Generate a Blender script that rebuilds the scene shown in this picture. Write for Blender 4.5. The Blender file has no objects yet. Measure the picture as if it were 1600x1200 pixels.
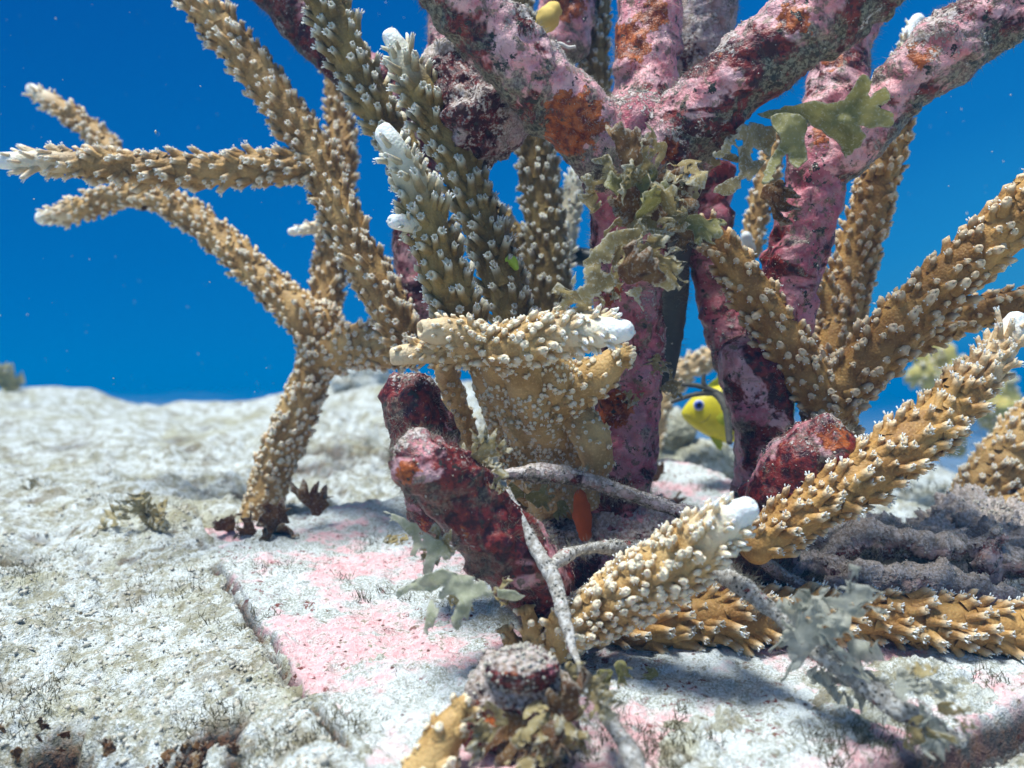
import bpy, math, random
import numpy as np
from mathutils import Vector
from mathutils.geometry import delaunay_2d_cdt

rng = np.random.default_rng(7)
random.seed(7)
scene = bpy.context.scene
COL = scene.collection

# ------------------------------------------------------------------ camera
F = 1400.0            # focal length in pixels of the 1600 px wide photograph
H = 0.10              # camera height above the datum, metres
cam_d = bpy.data.cameras.new('camera')
cam = bpy.data.objects.new('camera', cam_d); COL.objects.link(cam)
cam.location = (0, 0, H); cam.rotation_euler = (math.pi/2, 0, 0)
cam_d.sensor_width = 36; cam_d.lens = 36*F/1600
cam_d.clip_start = 0.01; cam_d.clip_end = 400
cam_d.dof.use_dof = True; cam_d.dof.focus_distance = 0.262; cam_d.dof.aperture_fstop = 13
scene.camera = cam

# ------------------------------------------------------------------ world, sun, exposure
SUN_EL, SUN_AZ = 58.0, -28.0       # elevation; azimuth from +Y towards +X (negative = left)
world = bpy.data.worlds.new('World'); scene.world = world; world.use_nodes = True
wt = world.node_tree; wt.nodes.clear()
def N(t, kind, **kw):
    n = t.nodes.new(kind)
    for k, v in kw.items(): setattr(n, k, v)
    return n
w_out = N(wt, 'ShaderNodeOutputWorld')
w_bgw = N(wt, 'ShaderNodeBackground'); w_bgs = N(wt, 'ShaderNodeBackground'); w_mix = N(wt, 'ShaderNodeMixShader')
w_tc = N(wt, 'ShaderNodeTexCoord'); w_sep = N(wt, 'ShaderNodeSeparateXYZ')
w_ramp = N(wt, 'ShaderNodeValToRGB')
w_map = N(wt, 'ShaderNodeMapRange'); w_map.inputs[1].default_value = -1; w_map.inputs[2].default_value = 1
wt.links.new(w_tc.outputs['Generated'], w_sep.inputs[0]); w_sx = N(wt, 'ShaderNodeMath', operation='MULTIPLY_ADD'); w_sx.inputs[1].default_value = -0.34
wt.links.new(w_sep.outputs[0], w_sx.inputs[0]); wt.links.new(w_sep.outputs[2], w_sx.inputs[2]); wt.links.new(w_sx.outputs[0], w_map.inputs[0])
wt.links.new(w_map.outputs[0], w_ramp.inputs[0])
cr = w_ramp.color_ramp
stops = [(0.0, (0.04, 0.12, 0.16)), (0.40, (0.05, 0.24, 0.36)), (0.455, (0.035, 0.27, 0.48)), (0.50, (0.012, 0.20, 0.465)), (0.55, (0.004, 0.135, 0.40)), (0.62, (0.001, 0.105, 0.36)), (0.76, (0.001, 0.065, 0.28)), (0.86, (0.02, 0.24, 0.55)), (1.0, (0.10, 0.45, 0.75))]
cr.elements[0].position = 0; cr.elements[0].color = stops[0][1] + (1,)
cr.elements[1].position = 1; cr.elements[1].color = stops[-1][1] + (1,)
for p, c in stops[1:-1]:
    e = cr.elements.new(p); e.color = c + (1,)
wt.links.new(w_ramp.outputs[0], w_bgw.inputs[0]); w_bgw.inputs[1].default_value = 1.0
sky = N(wt, 'ShaderNodeTexSky', sky_type='NISHITA'); sky.sun_disc = False
sky.sun_elevation = math.radians(SUN_EL); sky.sun_rotation = math.radians(SUN_AZ)
w_tint = N(wt, 'ShaderNodeMix', data_type='RGBA', blend_type='MULTIPLY'); w_tint.inputs[0].default_value = 1; w_tint.inputs[7].default_value = (1.0, 0.88, 0.66, 1)
wt.links.new(sky.outputs[0], w_tint.inputs[6]); wt.links.new(w_tint.outputs[2], w_bgs.inputs[0]); w_bgs.inputs[1].default_value = 0.15
w_win = N(wt, 'ShaderNodeMapRange', interpolation_type='SMOOTHSTEP')      # the bright window of the water surface overhead
w_win.inputs[1].default_value = 0.46; w_win.inputs[2].default_value = 0.80
wt.links.new(w_sep.outputs[2], w_win.inputs[0]); wt.links.new(w_win.outputs[0], w_mix.inputs[0])
wt.links.new(w_bgw.outputs[0], w_mix.inputs[1]); wt.links.new(w_bgs.outputs[0], w_mix.inputs[2])
wt.links.new(w_mix.outputs[0], w_out.inputs[0])

sun_d = bpy.data.lights.new('sun', 'SUN'); sun_d.energy = 4.9; sun_d.angle = math.radians(15); sun_d.color = (0.975, 1.0, 0.965)
sun = bpy.data.objects.new('sun', sun_d); COL.objects.link(sun)
AZ, EL = math.radians(-128.0), math.radians(73.0)      # the sun stands left of and behind the camera
sky.sun_elevation = EL; sky.sun_rotation = AZ
sdir = Vector((math.sin(AZ)*math.cos(EL), math.cos(AZ)*math.cos(EL), math.sin(EL)))
sun.rotation_euler = sdir.to_track_quat('Z', 'Y').to_euler()
scene.view_settings.view_transform = 'Standard'; scene.view_settings.look = 'None'
scene.view_settings.exposure = 0.36; scene.view_settings.gamma = 1.0
scene.render.engine = 'CYCLES'
scene.cycles.use_denoising = True
scene.cycles.max_bounces = 6; scene.cycles.transparent_max_bounces = 8
scene.cycles.volume_bounces = 1

# ------------------------------------------------------------------ numeric helpers
def _h(ix, iy, iz, s):
    n = (ix*374761393 + iy*668265263 + iz*2147483647 + s*1274126177) & 0xffffffff
    n = ((n ^ (n >> 13))*1274126177) & 0xffffffff
    n = ((n ^ (n >> 16))*2246822519) & 0xffffffff
    return (n ^ (n >> 15)) & 0xffffffff
def vnoise(P, s=0):
    """value noise in about [-1, 1]"""
    P = np.asarray(P, dtype=np.float64)
    i = np.floor(P).astype(np.int64); f = P - i; u = f*f*f*(f*(f*6-15)+10)
    out = np.zeros(len(P))
    for dx in (0, 1):
        wx = u[:, 0] if dx else 1-u[:, 0]
        for dy in (0, 1):
            wy = u[:, 1] if dy else 1-u[:, 1]
            for dz in (0, 1):
                wz = u[:, 2] if dz else 1-u[:, 2]
                out += wx*wy*wz*(_h(i[:, 0]+dx, i[:, 1]+dy, i[:, 2]+dz, s)/2147483648.0-1.0)
    return out
def fbm(P, scale, oct=4, s=0, gain=0.5):
    P = np.asarray(P)*scale; a = 1.0; t = np.zeros(len(P)); tot = 0
    for k in range(oct):
        t += a*vnoise(P + 17.3*k, s+k); tot += a; a *= gain; P = P*2.03
    return t/tot
def sstep(a, b, x):
    t = np.clip((x-a)/(b-a), 0, 1); return t*t*(3-2*t)
def PX(px, py, Y):
    return np.array([(px-800)/F*Y, Y, H+(600-py)/F*Y])
def unit(v):
    v = np.asarray(v, float); return v/(np.linalg.norm(v, axis=-1, keepdims=True)+1e-12)

# ------------------------------------------------------------------ object helpers
WLOC = {}
def put(o, parent=None, wloc=(0, 0, 0)):
    COL.objects.link(o)
    WLOC[o.name] = np.array(wloc, float)
    if parent is not None:
        o.parent = parent; o.location = Vector(WLOC[o.name]-WLOC[parent.name])
    else:
        o.location = Vector(wloc)
    return o
def tag(o, label=None, cat=None, group=None, kind=None):
    if label: o['label'] = label
    if cat: o['category'] = cat
    if group: o['group'] = group
    if kind: o['kind'] = kind
    return o
def thing(name, label, cat, loc, group=None):
    o = bpy.data.objects.new(name, None); o.empty_display_size = 0.01
    put(o, None, loc); return tag(o, label, cat, group)
def mkmesh(name, V, T, mat=None, attrs=None):
    me = bpy.data.meshes.new(name)
    V = np.ascontiguousarray(V, dtype=np.float32); T = np.ascontiguousarray(T, dtype=np.int32)
    me.vertices.add(len(V)); me.vertices.foreach_set('co', V.ravel())
    me.loops.add(T.size); me.loops.foreach_set('vertex_index', T.ravel())
    me.polygons.add(len(T)); me.polygons.foreach_set('loop_start', np.arange(0, T.size, 3, dtype=np.int32))
    me.update(calc_edges=True)
    for k, a in (attrs or {}).items():
        at = me.attributes.new(k, 'FLOAT', 'POINT'); at.data.foreach_set('value', np.ascontiguousarray(a, dtype=np.float32))
    if mat: me.materials.append(mat)
    return me
def meshobj(name, V, T, mat, parent=None, attrs=None, wloc=None):
    if wloc is None: wloc = WLOC[parent.name] if parent is not None else np.mean(V, axis=0)
    me = mkmesh(name, np.asarray(V)-np.asarray(wloc), T, mat, attrs)
    return put(bpy.data.objects.new(name, me), parent, wloc)
class Bag:
    """several pieces gathered into one mesh"""
    def __init__(s): s.V = []; s.T = []; s.A = {}; s.n = 0
    def add(s, V, T, **attrs):
        s.V.append(V); s.T.append(np.asarray(T)+s.n); s.n += len(V)
        for k, a in attrs.items(): s.A.setdefault(k, []).append(np.broadcast_to(a, (len(V),)))
    def get(s): return np.vstack(s.V), np.vstack(s.T), {k: np.concatenate(v) for k, v in s.A.items()}
    def build(s, name, mat, parent=None, wloc=None):
        V, T, A = s.get(); return meshobj(name, V, T, mat, parent, A, wloc)
def stamp(V, T, mats, locs):
    """copies of one small mesh: mats (n,3,3) columns = axes with scale, locs (n,3)"""
    n = len(locs); W = np.einsum('nij,vj->nvi', mats, V)+locs[:, None, :]
    TT = (T[None]+(np.arange(n)*len(V))[:, None, None]).reshape(-1, 3)
    return W.reshape(-1, 3), TT
def frames_to(D, roll):
    """matrices whose z axis is D"""
    D = unit(D); up = np.where(np.abs(D[:, 2:3]) > 0.9, np.array([[1., 0, 0]]), np.array([[0., 0, 1]]))
    X = unit(np.cross(up, D)); Yv = np.cross(D, X)
    c, s = np.cos(roll)[:, None], np.sin(roll)[:, None]
    return np.stack([X*c+Yv*s, -X*s+Yv*c, D], axis=2)

def grid_tris(nr, ns, wrap=True):
    i = np.arange(nr-1)[:, None]; j = np.arange(ns if wrap else ns-1)[None, :]
    a = i*ns+j; b = i*ns+(j+1) % ns; c = a+ns; d = b+ns
    return np.concatenate([np.stack([a, b, d], -1).reshape(-1, 3), np.stack([a, d, c], -1).reshape(-1, 3)])

def spline(ctrl, step):
    """ctrl rows (x,y,z,r) -> smooth resampled centre line and radii"""
    C = np.asarray(ctrl, float); n = len(C)
    if n == 2: C = np.vstack([C[0], (C[0]+C[1])/2, C[1]]); n = 3
    E = np.vstack([2*C[0]-C[1], C, 2*C[-1]-C[-2]]); pts = []
    for i in range(n-1):
        p0, p1, p2, p3 = E[i:i+4]; L = np.linalg.norm((p2-p1)[:3]); m = max(2, int(L/step))
        t = np.linspace(0, 1, m, endpoint=False)[:, None]
        pts.append(0.5*(2*p1+(p2-p0)*t+(2*p0-5*p1+4*p2-p3)*t**2+(3*p1-p0-3*p2+p3)*t**3))
    pts.append(C[-1:]); return np.vstack(pts)
def line_frames(C):
    T = unit(np.gradient(C, axis=0)); n = len(C); U = np.zeros((n, 3))
    a = np.array([0, -1., 0.0]) if abs(T[0][1]) < 0.9 else np.array([1., 0, 0])
    u = unit(a-T[0]*np.dot(a, T[0])); U[0] = u
    for i in range(1, n):
        u = u-T[i]*np.dot(u, T[i]); u = u/np.linalg.norm(u); U[i] = u
    return T, U, np.cross(T, U)
def tube(ctrl, step, nseg, cap0=True, cap1=True, disp=None, capk=6, flat=1.0):
    """tube along ctrl; returns V, T, dict with arc position etc."""
    S = spline(ctrl, step); C, R = S[:, :3], np.maximum(S[:, 3], 1e-5)
    T, U, W = line_frames(C)
    arc = np.concatenate([[0], np.cumsum(np.linalg.norm(np.diff(C, axis=0), axis=1))])
    cc, rr, tt, uu, ww, aa, ax = [C], [R], [T], [U], [W], [arc], [np.zeros(len(C))]
    def cap(i, sg):
        k = np.linspace(0, math.pi/2, capk+1)[1:]
        c = C[i]+sg*T[i]*(R[i]*np.sin(k)*flat)[:, None]
        return c, np.maximum(R[i]*np.cos(k), 1e-6), np.tile(T[i], (capk, 1)), np.tile(U[i], (capk, 1)), np.tile(W[i], (capk, 1)), np.full(capk, arc[i]), sg*np.sin(k)
    if cap1:
        q = cap(-1, 1)
        for l, v in zip((cc, rr, tt, uu, ww, aa, ax), q): l.append(v)
    if cap0:
        q = cap(0, -1)
        for l, v in zip((cc, rr, tt, uu, ww, aa, ax), q): l.insert(0, v[::-1])
    cc, rr, tt, uu, ww, aa, ax = [np.concatenate(l) for l in (cc, rr, tt, uu, ww, aa, ax)]
    th = np.linspace(0, 2*math.pi, nseg, endpoint=False)
    Dr = uu[:, None]*np.cos(th)[None, :, None]+ww[:, None]*np.sin(th)[None, :, None]
    V = cc[:, None]+Dr*rr[:, None, None]
    Nn = unit(Dr*np.sqrt(np.clip(1-ax**2, 0, 1))[:, None, None]+tt[:, None]*ax[:, None, None])
    V = V.reshape(-1, 3); Nn = Nn.reshape(-1, 3)
    info = dict(arc=np.repeat(aa, nseg), L=arc[-1], th=np.tile(th, len(cc)), N=Nn, C=C, R=R, T=T, U=U, W=W, carc=arc)
    if disp is not None:
        V = V+Nn*disp(V, info)[:, None]
    return V, grid_tris(len(cc), nseg), info

# ------------------------------------------------------------------ material helpers
def newmat(name):
    m = bpy.data.materials.new(name); m.use_nodes = True; t = m.node_tree; t.nodes.clear()
    out = N(t, 'ShaderNodeOutputMaterial'); bs = N(t, 'ShaderNodeBsdfPrincipled')
    t.links.new(bs.outputs[0], out.inputs[0]); return m, t, bs, out
def noise(t, scale, detail=3, rough=0.55, dist=0.0, off=0.0, vec=None, ch='Fac'):
    tc = vec
    if tc is None:
        g = N(t, 'ShaderNodeNewGeometry'); tc = g.outputs['Position']
    mp = N(t, 'ShaderNodeMapping'); mp.inputs[1].default_value = (off, off*0.7, -off)
    t.links.new(tc, mp.inputs[0])
    n = N(t, 'ShaderNodeTexNoise'); n.inputs['Scale'].default_value = scale; n.inputs['Detail'].default_value = detail
    n.inputs['Roughness'].default_value = rough; n.inputs['Distortion'].default_value = dist
    t.links.new(mp.outputs[0], n.inputs['Vector']); return n.outputs[ch]
def voro(t, scale, off=0.0):
    g = N(t, 'ShaderNodeNewGeometry')
    mp = N(t, 'ShaderNodeMapping'); mp.inputs[1].default_value = (off, off*0.7, -off)
    t.links.new(g.outputs['Position'], mp.inputs[0])
    n = N(t, 'ShaderNodeTexVoronoi'); n.inputs['Scale'].default_value = scale
    t.links.new(mp.outputs[0], n.inputs['Vector']); return n.outputs['Distance']
def step(t, fac, a, b):
    m = N(t, 'ShaderNodeMapRange', interpolation_type='SMOOTHSTEP')
    m.inputs[1].default_value = a; m.inputs[2].default_value = b
    t.links.new(fac, m.inputs[0]); return m.outputs[0]
def mix(t, fac, a, b):
    m = N(t, 'ShaderNodeMix', data_type='RGBA')
    if isinstance(fac, (int, float)): m.inputs[0].default_value = fac
    else: t.links.new(fac, m.inputs[0])
    for s, v in ((6, a), (7, b)):
        if isinstance(v, tuple): m.inputs[s].default_value = v+(1,)
        else: t.links.new(v, m.inputs[s])
    return m.outputs[2]
def math_(t, op, a, b=None, clamp=False):
    m = N(t, 'ShaderNodeMath', operation=op); m.use_clamp = clamp
    for i, v in enumerate((a, b)):
        if v is None: continue
        if isinstance(v, (int, float)): m.inputs[i].default_value = v
        else: t.links.new(v, m.inputs[i])
    return m.outputs[0]
def attr(t, name, typ='GEOMETRY'):
    a = N(t, 'ShaderNodeAttribute', attribute_name=name, attribute_type=typ); return a.outputs['Fac']
def bump(t, bs, h, dist, strength=1.0):
    b = N(t, 'ShaderNodeBump'); b.inputs['Distance'].default_value = dist; b.inputs['Strength'].default_value = strength
    t.links.new(h, b.inputs['Height']); t.links.new(b.outputs[0], bs.inputs['Normal'])

def coral_mat(name, body, dark, pale=(0.72, 0.66, 0.53)):
    m, t, bs, out = newmat(name)
    n1 = noise(t, 90, 3); n2 = noise(t, 1400, 2, off=3)
    c = mix(t, step(t, n1, 0.35, 0.7), dark, body)
    c = mix(t, math_(t, 'MULTIPLY', step(t, n2, 0.5, 0.75), 0.35), c, tuple(min(1, x*1.6) for x in body))
    lift = math_(t, 'ADD', attr(t, 'pale'), attr(t, 'lift', 'OBJECT'), True)
    mid = tuple(0.45*a+0.55*b for a, b in zip(body, pale))
    c = mix(t, step(t, lift, 0.0, 0.45), c, mid)
    c = mix(t, step(t, lift, 0.35, 0.75), c, pale)
    c = mix(t, step(t, lift, 0.75, 1.0), c, (0.78, 0.82, 0.83))
    t.links.new(c, bs.inputs['Base Color'])
    bs.inputs['Roughness'].default_value = 0.55; bs.inputs['Specular IOR Level'].default_value = 0.25
    bs.inputs['Subsurface Weight'].default_value = 0.35; bs.inputs['Subsurface Radius'].default_value = (1.0, 0.6, 0.35)
    bs.inputs['Subsurface Scale'].default_value = 0.0012
    bump(t, bs, math_(t, 'SUBTRACT', math_(t, 'MULTIPLY', n2, 0.6), voro(t, 1100)), 0.00025, 0.8)
    return m
M_TAN = coral_mat('tan_coral', (0.50, 0.325, 0.130), (0.27, 0.155, 0.050))
M_OLIVE = coral_mat('olive_coral', (0.31, 0.225, 0.080), (0.165, 0.105, 0.030), (0.64, 0.65, 0.56))
M_GOLD = coral_mat('golden_coral', (0.49, 0.29, 0.095), (0.27, 0.135, 0.038), (0.70, 0.58, 0.41))
M_CREAM = coral_mat('cream_coral', (0.58, 0.39, 0.165), (0.34, 0.20, 0.065), (0.75, 0.68, 0.53))
M_FARC = coral_mat('yellow_soft_coral', (0.55, 0.50, 0.14), (0.36, 0.30, 0.08))

def crust_mat(name, pinkness=1.0, sedbias=0.0, darkbias=0.0, p1=(0.52, 0.15, 0.18), p2=(0.80, 0.37, 0.39), p3=(0.84, 0.50, 0.53), gr=0.55, turf=.45):
    m, t, bs, out = newmat(name)
    a = noise(t, 70, 5, 0.6, 0.4); b = noise(t, 48, 4, 0.65, 0.8, off=5); c = noise(t, 160, 4, 0.6, 0.5, off=9)
    d = noise(t, 900, 3, 0.7, off=2); e = noise(t, 55, 4, 0.7, 1.0, off=13); f = noise(t, 330, 3, 0.65, off=21)
    k = mix(t, step(t, c, 0.35, 0.65), p1, p2)
    k = mix(t, math_(t, 'MULTIPLY', step(t, a, 0.5, 0.66), 0.65), k, p3)
    k = mix(t, math_(t, 'MULTIPLY', step(t, noise(t, 110, 5, 0.75, off=51), 0.40, 0.60), gr), k, (0.56, 0.44, 0.47))
    k = mix(t, math_(t, 'MULTIPLY', step(t, noise(t, 210, 4, 0.75, off=61), 0.54, 0.62), 0.8), k, (0.13, 0.11, 0.06))
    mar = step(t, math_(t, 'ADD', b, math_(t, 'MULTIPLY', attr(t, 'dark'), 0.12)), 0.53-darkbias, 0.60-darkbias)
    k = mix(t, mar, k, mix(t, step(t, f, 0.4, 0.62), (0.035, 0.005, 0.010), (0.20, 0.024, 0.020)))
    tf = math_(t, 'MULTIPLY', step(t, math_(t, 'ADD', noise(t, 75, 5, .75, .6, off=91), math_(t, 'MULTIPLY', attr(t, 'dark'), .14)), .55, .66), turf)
    k = mix(t, tf, k, mix(t, step(t, d, .42, .6), (0.045, 0.045, 0.03), (0.26, 0.25, 0.18)))
    rust = step(t, math_(t, 'ADD', math_(t, 'MULTIPLY', math_(t, 'ADD', e, f), .5), math_(t, 'MULTIPLY', attr(t, 'rust'), 0.22)), 0.615, 0.665)
    k = mix(t, rust, k, mix(t, step(t, f, 0.38, 0.66), (0.13, 0.018, 0.006), (0.46, 0.12, 0.025)))
    v = voro(t, 190, 4.35)
    spot = math_(t, 'MULTIPLY', step(t, math_(t, 'ADD', v, math_(t, 'MULTIPLY', f, .3)), 0.36, 0.22), step(t, noise(t, 60, 2, off=31), 0.50, 0.56))
    k = mix(t, spot, k, (0.025, 0.030, 0.018))
    blk = math_(t, 'MULTIPLY', step(t, noise(t, 240, 4, 0.7, off=17), 0.60, 0.64), step(t, attr(t, 'sed'), 0.9, 0.2))
    k = mix(t, blk, k, (0.03, 0.03, 0.025))
    sd = math_(t, 'ADD', attr(t, 'sed'), math_(t, 'MULTIPLY', math_(t, 'SUBTRACT', math_(t, 'ADD', d, f), 1.0), 1.7))
    sm = step(t, math_(t, 'ADD', sd, sedbias), 0.36, 0.70)
    k = mix(t, math_(t, 'MULTIPLY', sm, 0.88), k, mix(t, step(t, d, 0.42, 0.62), (0.33, 0.28, 0.23), (0.58, 0.53, 0.52)))
    t.links.new(k, bs.inputs['Base Color'])
    r = N(t, 'ShaderNodeMapRange'); r.inputs[3].default_value = 0.42; r.inputs[4].default_value = 0.9; t.links.new(sm, r.inputs[0])
    t.links.new(r.outputs[0], bs.inputs['Roughness']); bs.inputs['Specular IOR Level'].default_value = 0.35
    hh = math_(t, 'ADD', math_(t, 'MULTIPLY', d, 0.6), math_(t, 'ADD', f, math_(t, 'MULTIPLY', sm, 0.5)))
    bump(t, bs, hh, 0.0007, 0.9)
    return m
M_CRUST = crust_mat('pink_crust', darkbias=.005, turf=.85)
M_STUB = crust_mat('maroon_crust', sedbias=-0.02, darkbias=0.11, p1=(0.34, 0.08, 0.11), p2=(0.66, 0.26, 0.29))
M_CAP = crust_mat('silt_cap_crust', sedbias=.35, darkbias=.06, p1=(0.30, 0.14, 0.12), p2=(0.50, 0.33, 0.28), p3=(0.55, 0.42, 0.36), gr=.9)
M_DEEP = crust_mat('deep_pink_crust', darkbias=.04, turf=.8, p1=(0.30, 0.055, 0.085), p2=(0.54, 0.14, 0.185), p3=(0.66, 0.26, 0.31), gr=.3)
M_RUBBLE = crust_mat('sediment_crust', sedbias=0.34, darkbias=0.0, gr=.8, turf=.9, p1=(0.30, 0.17, 0.14), p2=(0.48, 0.34, 0.28), p3=(0.55, 0.44, 0.38))

def ground_mat(name, pink):
    m, t, bs, out = newmat(name)
    a = noise(t, 26, 4, 0.6, 0.3); b = noise(t, 95, 4, 0.65, off=3); c = noise(t, 420, 4, 0.7, off=7); d = noise(t, 1500, 3, 0.7, off=11)
    k = mix(t, step(t, b, 0.38, 0.62), (0.33, 0.35, 0.30), (0.62, 0.68, 0.69))
    k = mix(t, step(t, d, 0.40, 0.62), k, (0.76, 0.82, 0.85))
    if pink:
        k = mix(t, math_(t, 'MULTIPLY', step(t, math_(t, 'ADD', a, math_(t, 'MULTIPLY', b, 0.55)), 0.75, 0.88), 0.85), k, mix(t, step(t, c, 0.4, 0.6), (0.82, 0.42, 0.45), (0.88, 0.66, 0.68)))
        br = math_(t, 'MULTIPLY', step(t, noise(t, 330, 5, 0.72, 0.3, off=23), 0.55, 0.64), step(t, noise(t, 45, 3, off=41), 0.42, 0.58))
        k = mix(t, br, k, (0.20, 0.055, 0.045))
    else:
        k = mix(t, math_(t, 'MULTIPLY', step(t, a, 0.50, 0.66), 0.6), k, (0.38, 0.35, 0.18))
        k = mix(t, math_(t, 'MULTIPLY', step(t, noise(t, 150, 5, .7, .5, off=71), 0.47, 0.60), 0.75), k, (0.29, 0.27, 0.17))
        k = mix(t, math_(t, 'MULTIPLY', step(t, noise(t, 60, 4, .7, .5, off=81), 0.54, 0.66), 0.7), k, (0.22, 0.18, 0.10))
    k = mix(t, math_(t, 'MULTIPLY', step(t, c, 0.57, 0.65), 0.75), k, (0.22, 0.20, 0.12))
    dk = attr(t, 'dark')
    k = mix(t, dk, k, mix(t, step(t, c, 0.42, 0.60), (0.014, 0.011, 0.010), (0.12, 0.060, 0.035)))
    sp = math_(t, 'MULTIPLY', step(t, voro(t, 260, 2.0), 0.22, 0.10), step(t, b, 0.5, 0.6))
    k = mix(t, sp, k, (0.12, 0.05, 0.035) if pink else (0.13, 0.11, 0.07))
    t.links.new(k, bs.inputs['Base Color']); bs.inputs['Roughness'].default_value = 0.92; bs.inputs['Specular IOR Level'].default_value = 0.12
    bump(t, bs, math_(t, 'ADD', math_(t, 'MULTIPLY', d, 0.5), c), 0.0016, 1.0)
    return m
M_SAND = ground_mat('silty_seabed', False)
M_SLAB = ground_mat('pink_silted_slab', True)

def frond_mat(name, ca, cb, alpha=1.0, dust=0.5):
    m, t, bs, out = newmat(name)
    a = noise(t, 120, 4, .7, .5); d = noise(t, 1100, 3, 0.75, off=2)
    k = mix(t, step(t, a, 0.35, 0.65), ca, cb)
    k = mix(t, math_(t, 'MULTIPLY', step(t, math_(t, 'ADD', d, math_(t, 'MULTIPLY', attr(t, 'edge'), .16*(dust > .2))), 0.55, 0.64), dust), k, (0.72, 0.72, 0.64))
    t.links.new(k, bs.inputs['Base Color']); bs.inputs['Roughness'].default_value = 0.6
    bs.inputs['Specular IOR Level'].default_value = 0.25
    tr = N(t, 'ShaderNodeBsdfTranslucent'); t.links.new(k, tr.inputs[0])
    ms = N(t, 'ShaderNodeMixShader'); ms.inputs[0].default_value = 0.5
    t.links.new(bs.outputs[0], ms.inputs[1]); t.links.new(tr.outputs[0], ms.inputs[2])
    last = ms.outputs[0]
    if alpha < 1:
        tp = N(t, 'ShaderNodeBsdfTransparent'); m2 = N(t, 'ShaderNodeMixShader'); m2.inputs[0].default_value = alpha
        t.links.new(tp.outputs[0], m2.inputs[1]); t.links.new(last, m2.inputs[2]); last = m2.outputs[0]
    t.links.new(last, out.inputs[0]); bump(t, bs, d, 0.0003, 0.8)
    return m
M_FROND = frond_mat('olive_green_frond', (0.30, 0.29, 0.11), (0.46, 0.43, 0.19), 0.93, 0.45)
M_DUSTY = frond_mat('silted_frond', (0.36, 0.28, 0.12), (0.58, 0.50, 0.27), 0.85, 0.8)
M_BROWN = frond_mat('brown_frond', (0.20, 0.09, 0.04), (0.36, 0.22, 0.09), 1.0, 0.5)
M_WHITE = frond_mat('pale_slimy_frond', (0.42, 0.44, 0.38), (0.60, 0.62, 0.58), 0.75, 0.5)
M_FUZZ = frond_mat('fuzz', (0.30, 0.28, 0.20), (0.46, 0.45, 0.40), 0.8, 0.3)
M_MINT = frond_mat('silted_mint_frond', (0.46, 0.49, 0.33), (0.62, 0.65, 0.50), 0.8, 0.7)
M_FUZZD = frond_mat('dark_fuzz', (0.10, 0.09, 0.04), (0.20, 0.18, 0.10), 0.9, 0.3)

def plain(name, col, rough=0.5, var=0.25, scale=300, spec=0.4):
    m, t, bs, out = newmat(name); n = noise(t, scale, 3)
    t.links.new(mix(t, n, tuple(c*(1-var) for c in col), tuple(min(1, c*(1+var)) for c in col)), bs.inputs['Base Color'])
    bs.inputs['Roughness'].default_value = rough; bs.inputs['Specular IOR Level'].default_value = spec
    bump(t, bs, n, 0.0003, 0.4); return m
M_CRUMB = plain('silt_crumb', (0.50, 0.48, 0.42), 0.9, 0.35, 800, 0.1)
def rope_mat():
    m, t, bs, out = newmat('silted_rope'); a = noise(t, 700, 4, .7); b = noise(t, 260, 3, .6, off=4); v = voro(t, 650, 2.0)
    k = mix(t, step(t, a, .4, .6), (0.28, 0.26, 0.23), (0.56, 0.56, 0.55)); k = mix(t, step(t, b, .62, .70), k, (0.26, 0.06, 0.05))
    k = mix(t, math_(t, 'MULTIPLY', step(t, v, .34, .2), step(t, b, .40, .52)), k, (0.05, 0.05, 0.045))
    t.links.new(k, bs.inputs['Base Color']); bs.inputs['Roughness'].default_value = .9; bump(t, bs, a, .0006, .9); return m
M_ROPE = rope_mat()
M_SPONGE = plain('yellow_sponge', (0.70, 0.50, 0.13), 0.8)
M_ORANGE = plain('orange_sponge', (0.45, 0.09, 0.012), 0.8)
M_WORM = plain('white_worm_tube', (0.75, 0.74, 0.68), 0.5)
M_BLACK = plain('black_strap', (0.02, 0.024, 0.022), 0.45)
M_GREY = plain('grey_sheath', (0.10, 0.10, 0.085), 0.7, 0.4)  # dark grey of the stalk and the twig themselves
M_YEL = plain('yellow_fish_skin', (0.60, 0.52, 0.015), 0.5, 0.3, 260)
M_FIN = frond_mat('yellow_green_fin', (0.42, 0.50, 0.03), (0.55, 0.58, 0.05), 0.9, 0.0)
M_BLUE = plain('blue_iris', (0.03, 0.08, 0.40), 0.3); M_LILAC = plain('lilac_ring', (0.50, 0.52, 0.66), 0.4)
M_PUP = plain('pupil', (0.004, 0.004, 0.01), 0.15); M_DLINE = plain('dark_line', (0.20, 0.17, 0.02), 0.6)
M_LIME = plain('lime_alga', (0.40, 0.60, 0.06), 0.4)
M_ROCKW = ground_mat('white_rock', False)

# ------------------------------------------------------------------ the seabed
def gbase(x, y):
    z = np.where(y < 0.42, -0.015+0.145*y, 0.046+(np.minimum(y, 1.1)-0.42)*0.085)
    dip = np.exp(-((x/np.maximum(y, .1)+0.33)/0.11)**2)*0.010*sstep(0.55, 0.85, y)      # the low saddle of the ridge
    lump = np.exp(-((x/np.maximum(y, .1)+0.17)/0.10)**2)*0.018*sstep(0.5, 0.85, y)
    lf = np.exp(-((x/np.maximum(y, .1)+0.55)/0.09)**2)*0.004*sstep(0.5, 0.85, y)
    z = z-dip+lump+lf
    edge = 0.92-0.36*sstep(0.06, 0.22, x)                     # on the right the bank ends sooner
    t = np.maximum(y-edge, 0)
    z = z-0.05*sstep(0, 0.06, t)-0.50*(1-np.exp(-t*0.9))
    t2 = np.maximum(x-0.10, 0)*sstep(0.30, 0.45, y); z = z-0.25*(1-np.exp(-t2*2.2))
    z = np.where(y < 0, -0.015-0.02*(1-np.exp(y*2)), z)
    return z
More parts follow.
